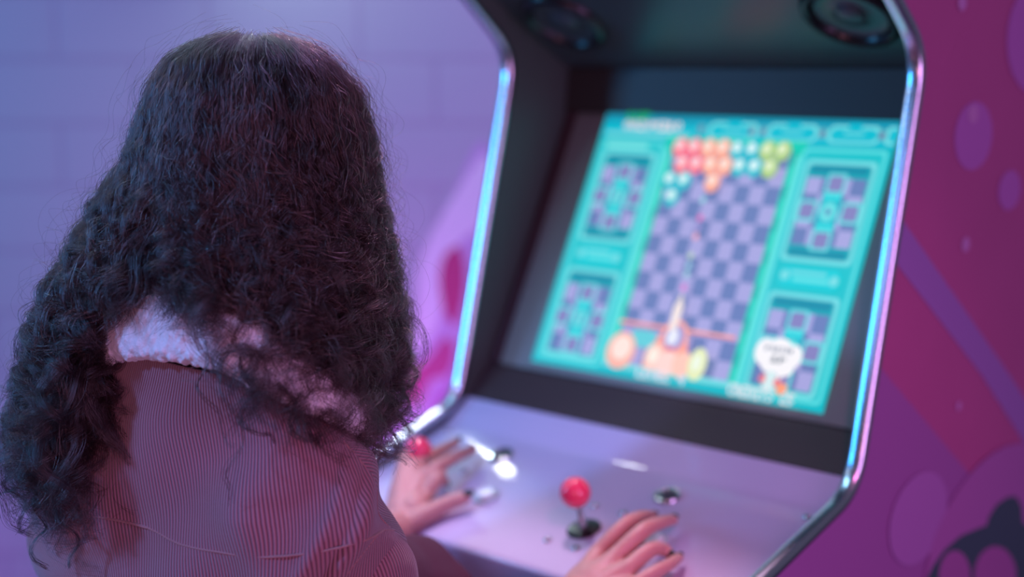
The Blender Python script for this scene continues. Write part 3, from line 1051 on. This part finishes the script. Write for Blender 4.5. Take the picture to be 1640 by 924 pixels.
def ring_body(levels):
    """stack of overlapping ellipsoids forming the trunk"""
    for (x, y, z, rx, ry, rz) in levels:
        body.ell((x, y, z), (rx, ry, rz), nu=28, nv=18)


ring_body([(0.352, -0.66, 0.86, 0.155, 0.105, 0.12), (0.354, -0.655, 0.98, 0.125, 0.09, 0.14), (0.356, -0.65, 1.10, 0.135, 0.075, 0.13), (0.357, -0.655, 1.17, 0.13, 0.06, 0.075)])
body.tube([(0.357, -0.665, 1.18), (0.360, -0.655, 1.27), (0.366, -0.615, 1.37), (0.368, -0.60, 1.42)], [0.062, 0.052, 0.051, 0.052], n=24)
for s_ in (-1, 1):
    body.tube([(0.355 + 0.085 * s_, -0.66, 0.86), (0.36 + 0.10 * s_, -0.63, 0.48), (0.36 + 0.11 * s_, -0.68, 0.10)], [0.088, 0.056, 0.038], n=20)
    body.tube([(0.36 + 0.11 * s_, -0.69, 0.06), (0.36 + 0.12 * s_, -0.56, 0.045)], [0.036, 0.030], n=16)
# arms
SHL, SHR = Vector((0.215, -0.665, 1.135)), Vector((0.488, -0.642, 1.145))
ELL_, ELR = Vector((0.150, -0.48, 0.965)), Vector((0.512, -0.590, 0.930))
body.tube([SHL, (SHL + ELL_) / 2, ELL_, (ELL_ + Vector(HL['wrist'])) / 2, Vector(HL['wrist'])], [0.044, 0.040, 0.036, 0.034, 0.025], n=20)
body.tube([SHR, (SHR + ELR) / 2, ELR, (ELR + Vector(HR['wrist'])) / 2, Vector(HR['wrist'])], [0.048, 0.042, 0.036, 0.034, 0.025], n=20)
# head: skull, jaw, face (facing +Y, slightly down)
Rh = Matrix.Rotation(math.radians(-12), 3, 'X')


def hp(x, y, z):
    return HC + Rh @ Vector((x, y, z))


body.ell(hp(0, -0.012, 0.018), (0.074, 0.093, 0.092), Rh, 32, 24)
body.ell(hp(0, 0.028, -0.035), (0.060, 0.060, 0.075), Rh, 28, 20)
body.ell(hp(0, 0.050, -0.085), (0.034, 0.034, 0.026), Rh, 20, 14)
body.ell(hp(0, 0.030, -0.072), (0.050, 0.045, 0.030), Rh, 20, 14)
for s_ in (-1, 1):
    body.ell(hp(0.034 * s_, 0.066, -0.030), (0.022, 0.020, 0.024), Rh)
    body.ell(hp(0.030 * s_, 0.074, 0.024), (0.022, 0.012, 0.007), Rh)
    body.ell(hp(0.074 * s_, -0.004, -0.012), (0.007, 0.018, 0.030), Rh @ Matrix.Rotation(0.25 * s_, 3, 'Z'))
body.tube([hp(0, 0.080, 0.018), hp(0, 0.092, -0.008), hp(0, 0.103, -0.026)], [0.0075, 0.009, 0.012], n=14)
for s_ in (-1, 1):
    body.ell(hp(0.011 * s_, 0.094, -0.028), (0.008, 0.010, 0.007), Rh)
body.ell(hp(0, 0.0845, -0.052), (0.022, 0.010, 0.0055), Rh)
body.ell(hp(0, 0.0825, -0.062), (0.019, 0.010, 0.006), Rh)

# hands
FR = {'index': (0.0108, 0.0092, 0.0080, 0.0066), 'middle': (0.0110, 0.0094, 0.0082, 0.0068), 'ring': (0.0105, 0.0089, 0.0078, 0.0064), 'little': (0.0095, 0.0080, 0.0069, 0.0056), 'thumb': (0.0145, 0.0125, 0.0105, 0.0080)}
nails = []


def hand(H, sc=1.0):
    w = Vector(H['wrist'])
    mid = Vector(H['middle'][0])
    for k in ('index', 'middle', 'ring', 'little'):
        J = [Vector(p) for p in H[k]]
        r = [q * sc for q in FR[k]]
        body.tube([w * 0.75 + J[0] * 0.25, (w + J[0]) / 2, J[0]], [0.017 * sc, 0.0155 * sc, r[0] * 1.12], n=16, flat=0.85, up=DN)
        body.tube(J, r, n=14, sub=5)
        for q, rr in zip(J[:3], r):
            body.ell(q, (rr * 1.05,) * 3, None, 12, 8)
        nails.append((J[-1], (J[-1] - J[-2]).normalized(), r[-1]))
    body.ell((w * 0.45 + mid * 0.55), (0.026 * sc, 0.026 * sc, 0.013 * sc), Vector((0, 0, 1)).rotation_difference(DN).to_matrix(), 20, 12)
    J = [Vector(p) for p in H['thumb']]
    r = [q * sc for q in FR['thumb']]
    body.tube([w * 0.7 + J[0] * 0.3, J[0]] + J[1:], [0.016 * sc] + r, n=16)
    nails.append((J[-1], (J[-1] - J[-2]).normalized(), r[-1]))


hand(HL, 1.0)
hand(HR, 0.97)
bo = body.build('body', M_SKIN, per, voxel=0.0024, smooth=5, factor=0.5)
for p, d, r in nails:
    up = (DN - d * DN.dot(d)).normalized()
    side = d.cross(up).normalized()
    Rm = Matrix((side, d, up)).transposed()
    nb = MB()
    nb.ell(p + d * (r * 0.45) + up * (r * 0.50), (r * 0.80, r * 1.15, r * 0.52), Rm, 16, 12)
    nb.build('fingernail', M_NAIL, bo)['label'] = 'black varnished fingernail'
for s_ in (-1, 1):
    e = MB()
    e.ell(hp(0.030 * s_, 0.0735, 0.008), (0.0125, 0.0125, 0.0125))
    eo = e.build('eye', M_EYE, bo)
eb = MB()
# ring on the left ring finger
a_, b_ = Vector(HL['ring'][0]), Vector(HL['ring'][1])
rc = a_ * 0.35 + b_ * 0.65
lathe('finger_ring', rc, (b_ - a_), [(0.0098, -0.0018), (0.0108, -0.0018), (0.0112, 0), (0.0108, 0.0018), (0.0098, 0.0018), (0.0098, -0.0018)], M_STEEL, per, seg=32, caps=False)['label'] = 'silver finger ring'

# trousers and shoes
tr = MB()
tr.ell((0.352, -0.66, 0.87), (0.170, 0.120, 0.10), None, 28, 18)
for s_ in (-1, 1):
    tr.tube([(0.355 + 0.085 * s_, -0.66, 0.86), (0.36 + 0.10 * s_, -0.63, 0.48), (0.36 + 0.11 * s_, -0.68, 0.12)], [0.104, 0.074, 0.060], n=24)
tr.build('trousers', M_JEANS, per, voxel=0.006, smooth=6)
for s_ in (-1, 1):
    sh = MB()
    sh.tube([(0.36 + 0.11 * s_, -0.72, 0.050), (0.36 + 0.115 * s_, -0.62, 0.050), (0.36 + 0.12 * s_, -0.53, 0.040)], [0.046, 0.044, 0.038], n=20)
    sh.build('shoe', M_SHOE, per, voxel=0.004)


# jacket ------------------------------------------------------------
def gauss(x, c, w):
    return math.exp(-((x - c) / w) ** 2)


def fold(u, v, p):
    d = 0.0
    d += 0.0040 * math.sin(3.1 * u + 2.2 * v) * min(1, v / 1.5)
    # deep fold running down from the yoke
    d -= 0.010 * gauss(u - 0.25 * v, 3.35, 0.42) * max(0, min(1, (v - 1.6) / 1.0))
    d += 0.006 * gauss(u - 0.1 * v, 2.1, 0.30) * max(0, min(1, (v - 1.2) / 1.5))
    d += 0.005 * gauss(u + 0.3 * v, 6.2, 0.30) * max(0, min(1, (v - 0.6)))
    d += 0.0045 * gauss(u + 0.45 * v, 6.9, 0.16) * max(0, min(1, (v - 0.9)))
    d -= 0.0045 * gauss(u + 0.45 * v, 6.45, 0.16) * max(0, min(1, (v - 0.9)))
    n = noise.noise(Vector(p) * 16)
    return d + 0.0035 * n * min(1, v)


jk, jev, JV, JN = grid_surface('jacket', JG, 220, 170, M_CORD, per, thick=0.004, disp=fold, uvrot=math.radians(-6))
NUj, NVj = 220, 170
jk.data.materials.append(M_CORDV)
seam_v, seam_u = (0.03, 0.4, 0.8, 1.25, 1.7, 2.2, 2.75), (5.15, 5.6, 5.95, 6.25, 6.5, 6.8, 7.15)
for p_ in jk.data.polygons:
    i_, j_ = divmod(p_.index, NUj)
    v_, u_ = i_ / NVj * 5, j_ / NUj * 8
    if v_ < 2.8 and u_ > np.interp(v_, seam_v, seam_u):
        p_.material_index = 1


def jp(u, v, h=0.003):
    j = min(max(int(round(u / 8 * NUj)), 0), NUj)
    i = min(max(int(round(v / 5 * NVj)), 0), NVj)
    p = JV[i, j]
    n = JN[i, j]
    if np.dot(n, np.array(CAMP) - p) < 0 and 0 < u < 8:
        n = -n
    return Vector(p + n * h)


# yoke seam and shoulder seam
strip_tube('yoke_seam', [jp(u, v, 0.0015) for u, v in ((0.9, 2.55), (1.5, 2.65), (2.0, 2.75), (2.5, 2.95), (3.0, 3.08), (3.6, 3.15), (4.3, 3.18), (5.2, 3.12), (6.0, 3.02), (6.8, 2.85))], 0.0019, M_SEAM, jk)
strip_tube('shoulder_seam', [jp(u, v, 0.001) for u, v in ((5.15, 0.03), (5.6, 0.4), (5.95, 0.8), (6.25, 1.25), (6.5, 1.7), (6.8, 2.2), (7.1, 2.7))], 0.0017, M_SEAM, jk)
strip_tube('armhole_seam', [jp(u, v, 0.001) for u, v in ((7.15, 2.75), (6.8, 2.85), (6.4, 3.1), (6.0, 3.4), (5.75, 3.8), (5.6, 4.3))], 0.0018, M_SEAM, jk)


def tube_grid(pts, rads, n=14, up=(0, 0, 1)):
    P = [Vector(p) for p in pts]
    rows = []
    for i, p in enumerate(P):
        d = (P[min(i + 1, len(P) - 1)] - P[max(i - 1, 0)]).normalized()
        side = d.cross(Vector(up))
        if side.length < 0.1:
            side = d.cross(Vector((0, 1, 0)))
        side.normalize()
        w = side.cross(d)
        rows.append([tuple(p + side * rads[i][0] * math.cos(2 * math.pi * k / n) + w * rads[i][1] * math.sin(2 * math.pi * k / n)) for k in range(n + 1)])
    return rows


def sfold(seed):
    def f(u, v, p):
        return 0.004 * math.sin(v * 5 + math.sin(u * 0.9 + seed) * 1.5) + 0.004 * noise.noise(Vector(p) * 18)
    return f


wL, wR = Vector(HL['wrist']), Vector(HR['wrist'])
# left sleeve
ls = tube_grid([SHL + Vector((0, -0.01, 0.005)), SHL * 0.6 + ELL_ * 0.4, ELL_ + Vector((-0.01, -0.01, -0.01)), ELL_ * 0.55 + wL * 0.45, ELL_ * 0.2 + wL * 0.8], [(0.070, 0.075), (0.068, 0.070), (0.062, 0.062), (0.052, 0.052), (0.040, 0.040)], up=(1, 0, 0))
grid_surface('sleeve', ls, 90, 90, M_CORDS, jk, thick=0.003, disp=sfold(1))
rs = tube_grid([Vector((0.500, -0.622, 1.150)), Vector((0.503, -0.612, 1.085)), Vector((0.508, -0.602, 1.01)), ELR + Vector((0.0, -0.006, -0.01)), ELR * 0.6 + wR * 0.4, ELR * 0.25 + wR * 0.75], [(0.034, 0.036), (0.056, 0.056), (0.062, 0.062), (0.064, 0.066), (0.056, 0.060), (0.038, 0.042)], up=(1, 0, 0))
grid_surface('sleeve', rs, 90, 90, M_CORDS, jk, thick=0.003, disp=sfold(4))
fpn, _, _, _ = grid_surface('front_panel', FP, 50, 60, M_LINING, jk, thick=0.005, disp=lambda u, v, p: 0.004 * noise.noise(Vector(p) * 20))


# fleece collar
def collar():
    P = smooth_path([(x, y, z + 0.006) for x, y, z in CP], 26)
    n = 56
    V = []
    up = Vector((0, 0, 1))
    m = len(P)
    for i, p in enumerate(P):
        d = (P[min(i + 1, m - 1)] - P[max(i - 1, 0)]).normalized()
        t = i / (m - 1)
        out = d.cross(up)
        if out.dot(CAMP - p) < 0 and t < 0.9:
            out = -out
        out.normalize()
        w = out.cross(d).normalized()
        if w.z < 0:
            w = -w
        w = (w + out * -0.45).normalized()
        o2 = (out - w * out.dot(w)).normalized()
        hh = 0.032 * (1 - 0.55 * max(0, min(1, (t - 0.30) / 0.5)))
        th = 0.0135
        for k in range(n):
            a = 2 * math.pi * k / n
            ca, sa = math.cos(a), math.sin(a)
            x = math.copysign(abs(ca) ** 0.75, ca) * th
            y = math.copysign(abs(sa) ** 0.75, sa) * hh
            q = p + o2 * x + w * y
            nn = (o2 * ca / th + w * sa / hh).normalized()
            c1 = noise.voronoi(q * 130)[0]
            b = (c1[1] - c1[0])
            q = q + nn * (0.0032 * min(b * 1.6, 1) + 0.0022 * noise.noise(q * 60))
            V.append(q)
    F = []
    for i in range(m - 1):
        for k in range(n):
            k2 = (k + 1) % n
            F.append((i * n + k, i * n + k2, (i + 1) * n + k2, (i + 1) * n + k))
    F.append(tuple(range(n))[::-1])
    F.append(tuple((m - 1) * n + k for k in range(n)))
    o = mesh('fleece_collar', V, F, M_FLEECE, jk)
    sb_ = o.modifiers.new('subdiv', 'SUBSURF')
    sb_.levels = sb_.render_levels = 1
    o['label'] = 'cream fleece collar'
    return o


collar()

# ------------------------------------------------------------------ hair
HR_ = RH.copy()                     # +a to the picture's right
HB_ = -FH.copy()                    # +b back of the head side
HO = HC + HR_ * (-0.006)

c_key = np.array([0.121, 0.112, 0.095, 0.070, 0.040, 0.005, -0.035, -0.076, -0.110, -0.170, -0.216, -0.262, -0.31, -0.345])
r_left = np.array([0.006, 0.050, 0.078, 0.095, 0.103, 0.117, 0.146, 0.166, 0.182, 0.200, 0.218, 0.230, 0.220, 0.190])
r_right = np.array([0.006, 0.052, 0.074, 0.094, 0.104, 0.109, 0.113, 0.119, 0.121, 0.119, 0.113, 0.104, 0.090, 0.080])
r_back = np.array([0.006, 0.065, 0.084, 0.098, 0.108, 0.115, 0.124, 0.140, 0.160, 0.192, 0.198, 0.19, 0.17, 0.15])
r_front = np.array([0.006, 0.060, 0.080, 0.094, 0.104, 0.110, 0.114, 0.118, 0.120, 0.12, 0.12, 0.115, 0.11, 0.10])


def shell_r(phi, c):
    """radius of the outer hair surface at azimuth phi (0 = picture right, pi/2 = back) and height c"""
    ck, o = c_key[::-1], lambda r: np.interp(c, c_key[::-1], r[::-1])
    cs, sn_ = np.cos(phi), np.sin(phi)
    rs_ = np.where(cs > 0, o(r_right), o(r_left))
    rb_ = np.where(sn_ > 0, o(r_back), o(r_front))
    return 1.0 / np.sqrt((cs / rs_) ** 2 + (sn_ / rb_) ** 2)


def hloc(phi, c, u):
    r = shell_r(phi, c) * u
    return np.stack([r * np.cos(phi), r * np.sin(phi), c], axis=-1)


BA = np.array([list(HR_), list(HB_), [0, 0, 1]])


def to_world(L):
    return L @ BA + np.array(HO)


D2R = math.pi / 180
NPT = 54


def make_strands(nlocks, per_lock, seed, umin=0.72, umax=1.0, spread=0.006, amp=1.0, short=False, fly=False, ring=False):
    rng = np.random.default_rng(seed)
    T = np.linspace(0, 1, NPT)
    allp, alln = [], []
    for L in range(nlocks):
        # root azimuth: everywhere except the face (face centre at -46 deg)
        g = rng.random()
        if g < 0.46:
            phi0 = rng.uniform(118, 250)
            grp = 0
        else:
            phi0 = rng.uniform(-22, 128)
            grp = 1
        c0 = 0.119 - 0.10 * rng.random() ** 1.5
        if grp == 0:
            tgt = rng.uniform(146, 184)
            lim = 0.345
            cend = -lim + 0.13 * rng.random() ** 1.5
            if phi0 > 190:
                tgt = rng.uniform(175, 205)
        else:
            tgt = rng.uniform(-25, 88)
            f = np.clip((104 - tgt) / 62, 0, 1)
            drape = tgt > 38
            cend = -(0.158 + 0.108 * f) + 0.04 * rng.random() * (1 if rng.random() < .8 else 2)
            if rng.random() < 0.10:
                cend -= 0.03
        if short and rng.random() < 0.75:
            # nape and crown layers that end above the collar
            phi0 = rng.uniform(98, 165)
            tgt = phi0 + (8 if phi0 > 122 else -14)
            drape = True
            cend = (-0.112 if phi0 > 104 else -0.128) - 0.016 * rng.random()
        if ring:
            cend -= 0.030 * rng.random()
            c0 = min(c0, 0.05)
            if grp == 1 and rng.random() < 0.7:
                tgt = rng.uniform(-25, 22)
                phi0 = rng.uniform(-20, 60)
                cend = -0.20 - 0.10 * rng.random()
            elif grp == 0:
                tgt = rng.uniform(160, 188)
        ul = rng.uniform(umin, umax)
        # descent in c
        c = c0 + (cend - c0) * (T ** 1.0)
        c[:] = c0 + (cend - c0) * (0.25 * T ** 0.5 + 0.75 * T ** 1.15) if not fly else c
        sw = np.clip((0.02 - c) / 0.20, 0, 1) ** 1.3
        phi = (phi0 + (tgt - phi0) * sw) * D2R
        # crown start: lie along the scalp towards the parting
        u = np.full(NPT, ul)
        if grp == 0:
            lo = np.clip((-c - 0.13) / 0.12, 0, 1)
            ue = 0.62 + 0.42 * rng.random() ** 0.8
        else:
            lo = np.clip((-c - 0.12) / 0.10, 0, 1)
            ue = (0.90 + 0.22 * rng.random()) if drape else (0.45 + 0.60 * rng.random() ** 0.7)
        if ring:
            ue = rng.uniform(0.95, 1.22) if grp == 1 else rng.uniform(0.85, 1.03)
        u = u * (1 - lo) + ue * lo
        P = hloc(phi, c, u)
        # lock wave
        wl = rng.uniform(0.030, 0.062) if not ring else rng.uniform(0.034, 0.055)
        a1 = amp * rng.uniform(0.6, 1.5)
        s = np.concatenate([[0], np.cumsum(np.linalg.norm(np.diff(P, axis=0), axis=1))])
        grow = np.clip((s - 0.03) / 0.22, 0, 1) ** 1.1
        A = (0.0016 + 0.0082 * grow) * a1
        ph = rng.uniform(0, 6.28) + 2 * math.pi * s / wl * (1 + 0.12 * np.sin(s * 20 + rng.uniform(0, 6)))
        hand_ = 1 if rng.random() < .5 else -1
        t = np.gradient(P, axis=0)
        t /= np.linalg.norm(t, axis=1, keepdims=True) + 1e-9
        rad = np.stack([np.cos(phi), np.sin(phi), 0 * phi], axis=-1)
        rad -= t * (rad * t).sum(1, keepdims=True)
        rad /= np.linalg.norm(rad, axis=1, keepdims=True) + 1e-9
        bi = np.cross(t, rad)
        wander = np.cumsum(rng.normal(0, 0.0009, (NPT, 3)), axis=0) * grow[:, None]
        G = P + wander
        for k in range(per_lock):
            dphi = rng.normal(0, 0.22 if not fly else 1.2)
            aa = A * rng.uniform(0.75, 1.25)
            off = rng.normal(0, spread, 2) * (0.55 + 0.65 * rng.random())
            fan = 1 - 0.45 * grow + (0.9 * np.clip((T - 0.85) / 0.15, 0, 1) if rng.random() < .5 else 0)
            st = int(NPT * (1 - (0.28 * rng.random() ** 2)))
            q = G + rad * (aa * np.cos(ph + dphi) + off[0] * fan)[:, None] + bi * (hand_ * aa * np.sin(ph + dphi) + off[1] * fan * 1.4)[:, None]
            # frizz
            fr = np.cumsum(rng.normal(0, 0.00035 if not fly else 0.0012, (NPT, 3)), axis=0)
            q = q + fr
            # resample to trimmed length
            idx = np.linspace(0, st - 1, NPT)
            i0 = np.floor(idx).astype(int)
            i1 = np.minimum(i0 + 1, NPT - 1)
            w = (idx - i0)[:, None]
            q = q[i0] * (1 - w) + q[i1] * w
            allp.append(q)
    return np.array(allp)


def add_curves(name, S, r0, r1, m, parent):
    n, k, _ = S.shape
    hc = bpy.data.hair_curves.new(name)
    hc.add_curves([k] * n)
    pos = to_world(S.reshape(-1, 3)).astype(np.float32)
    hc.attributes['position'].data.foreach_set('vector', pos.ravel())
    ra = hc.attributes.get('radius') or hc.attributes.new('radius', 'FLOAT', 'POINT')
    tt = np.tile(np.linspace(0, 1, k), n)
    ra.data.foreach_set('value', (r0 + (r1 - r0) * tt ** 2).astype(np.float32))
    hc.materials.append(m)
    o = bpy.data.objects.new(name, hc)
    return link(o, parent)


# dark inner mass of the hair
hm = MB()
nph, nc = 48, 26


def mass(u, cmin_fn):
    b = len(hm.v)
    cs_ = np.linspace(0.108, 0, nc)
    for i in range(nc):
        for k in range(nph):
            phi = 2 * math.pi * k / nph
            cm = cmin_fn(math.degrees(phi))
            c = 0.108 + (cm - 0.108) * (i / (nc - 1))
            p = hloc(np.array([phi]), np.array([c]), u if i else 0.5)[0]
            face = gauss(((math.degrees(phi) + 46 + 180) % 360) - 180, 0, 32)
            if c < 0.06:
                p[:2] *= 1 - 0.42 * face
            p = p @ BA + np.array(HO)
            q = Vector(p)
            hm.v.append(q + Vector((1, 0, 0)) * 0.004 * noise.noise(q * 40))
    for i in range(nc - 1):
        for k in range(nph):
            k2 = (k + 1) % nph
            hm.f.append((b + i * nph + k, b + (i + 1) * nph + k, b + (i + 1) * nph + k2, b + i * nph + k2))
    hm.f.append(tuple(b + k for k in range(nph)))
    hm.f.append(tuple(b + (nc - 1) * nph + k for k in range(nph))[::-1])


mass(0.80, lambda d: -0.118)
HW = lambda a, b, c: Vector(np.array([a, b, c]) @ BA + np.array(HO))
hm.tube([HW(-0.07, 0.02, -0.03), HW(-0.115, 0.03, -0.10), HW(-0.145, 0.035, -0.17), HW(-0.160, 0.035, -0.22), HW(-0.165, 0.035, -0.26)], [0.045, 0.042, 0.034, 0.024, 0.012], n=20)
hm.tube([HW(0.045, 0.02, -0.03), HW(0.065, 0.02, -0.10), HW(0.080, 0.01, -0.155), HW(0.090, 0.0, -0.205)], [0.048, 0.042, 0.030, 0.012], n=20)
hair = hm.build('hair', M_HAIRBASE, per, voxel=0.005, smooth=3)
hair['label'] = 'long dark brown curly hair'
S1 = make_strands(620, 36, 3, spread=0.0032)
S2 = make_strands(240, 32, 5, umin=0.85, umax=1.0, short=True, spread=0.0042)
S5 = make_strands(420, 4, 33, umin=0.90, umax=1.03, spread=0.004, amp=1.1)
S4 = make_strands(150, 16, 21, umin=0.95, umax=1.04, spread=0.0011, amp=1.7, ring=True)
S3 = make_strands(420, 1, 9, umin=0.97, umax=1.10, spread=0.012, amp=1.6, fly=True)
add_curves('hair_curls', S1, 0.00018, 0.00010, M_HAIR, hair)
add_curves('hair_layers', S2, 0.00018, 0.00010, M_HAIR, hair)
add_curves('loose_hair', S5, 0.00020, 0.00010, M_HAIRL, hair)


def px(x, y, b):
    return np.array([(x - 420) * 0.000583 + 0.006, b, (270 - y) * 0.000583])


def curl(path, amp, wl, n, rng, hand_=1, sp=0.0007):
    K = smooth_path([Vector(px(*p)) for p in path], 16)
    K = np.array([list(p) for p in K])
    s_ = np.concatenate([[0], np.cumsum(np.linalg.norm(np.diff(K, axis=0), axis=1))])
    t = np.linspace(0, s_[-1], NPT)
    P = np.stack([np.interp(t, s_, K[:, i]) for i in range(3)], axis=1)
    T = np.gradient(P, axis=0)
    T /= np.linalg.norm(T, axis=1, keepdims=True)
    n1 = np.cross(T, np.array([0, 1.0, 0]))
    n1 /= np.linalg.norm(n1, axis=1, keepdims=True)
    n2 = np.cross(T, n1)
    A = amp * np.clip(t / 0.04, 0.1, 1) * (1 - 0.25 * t / t[-1])
    ph0 = rng.uniform(0, 6.28)
    out = []
    for k in range(n):
        ph = ph0 + hand_ * 2 * math.pi * t / wl + rng.normal(0, 0.10)
        o = rng.normal(0, sp, 2)
        a_k = A * rng.uniform(0.93, 1.07)
        q = P + n1 * (a_k * np.cos(ph) + o[0])[:, None] + n2 * (0.7 * a_k * np.sin(ph) + o[1])[:, None]
        q += np.cumsum(rng.normal(0, 0.00018, (NPT, 3)), axis=0)
        out.append(q)
    return out


rngc = np.random.default_rng(77)
R = []
for path, amp, wl, n in (
        ([(600, 430, .03), (628, 520, .03), (640, 600, .02), (632, 680, .02)], .012, .052, 26),
        ([(590, 470, .02), (632, 560, .01), (648, 630, .01), (640, 700, .01)], .014, .060, 20),
        ([(600, 520, .0), (610, 600, .0), (625, 660, .0), (615, 740, .0)], .012, .048, 22),
        ([(570, 520, .05), (600, 610, .04), (596, 690, .03), (606, 760, .02)], .010, .045, 22),
        ([(560, 560, .06), (580, 640, .05), (590, 700, .04), (612, 735, .03)], .008, .050, 30),
        ([(580, 600, .02), (600, 680, .02), (616, 730, .02), (634, 760, .02)], .013, .055, 9),
        ([(560, 580, .05), (566, 660, .05), (585, 710, .04), (600, 745, .03)], .009, .060, 34),
        ([(540, 560, .08), (545, 620, .08), (565, 680, .06), (578, 725, .05)], .009, .050, 26),
        ([(480, 540, .17), (500, 590, .175), (520, 640, .17), (545, 670, .15)], .008, .046, 16),
        ([(430, 520, .17), (440, 580, .18), (455, 630, .185), (480, 650, .18)], .010, .050, 12),
        ([(375, 500, .16), (380, 560, .175), (390, 610, .18), (430, 640, .185)], .009, .055, 5),
        ([(400, 520, .165), (410, 590, .18), (440, 650, .19), (405, 690, .185), (412, 735, .18)], .006, .070, 5),
        ([(90, 430, .03), (60, 520, .04), (40, 600, .05), (55, 680, .05)], .010, .050, 18),
        ([(70, 520, .04), (45, 580, .04), (28, 660, .05), (30, 740, .05)], .010, .045, 16),
        ([(60, 640, .05), (30, 720, .05), (25, 790, .05), (50, 850, .05)], .010, .042, 16),
        ([(130, 640, .07), (110, 740, .08), (130, 820, .09), (140, 880, .09)], .009, .050, 18),
        ([(90, 700, .06), (80, 790, .07), (70, 850, .07), (80, 895, .07)], .009, .048, 14),
        ([(150, 380, .06), (110, 440, .06), (88, 500, .06), (80, 580, .06)], .008, .042, 18)):
    R += curl(path, amp, wl, n, rngc, 1 if rngc.random() < .5 else -1)
add_curves('falling_curls', np.array(R), 0.00022, 0.00012, M_HAIR, hair)
add_curves('hair_ringlets', S4, 0.00019, 0.00010, M_HAIR, hair)
add_curves('flyaway_hair', S3, 0.00007, 0.00003, M_HAIR, hair)
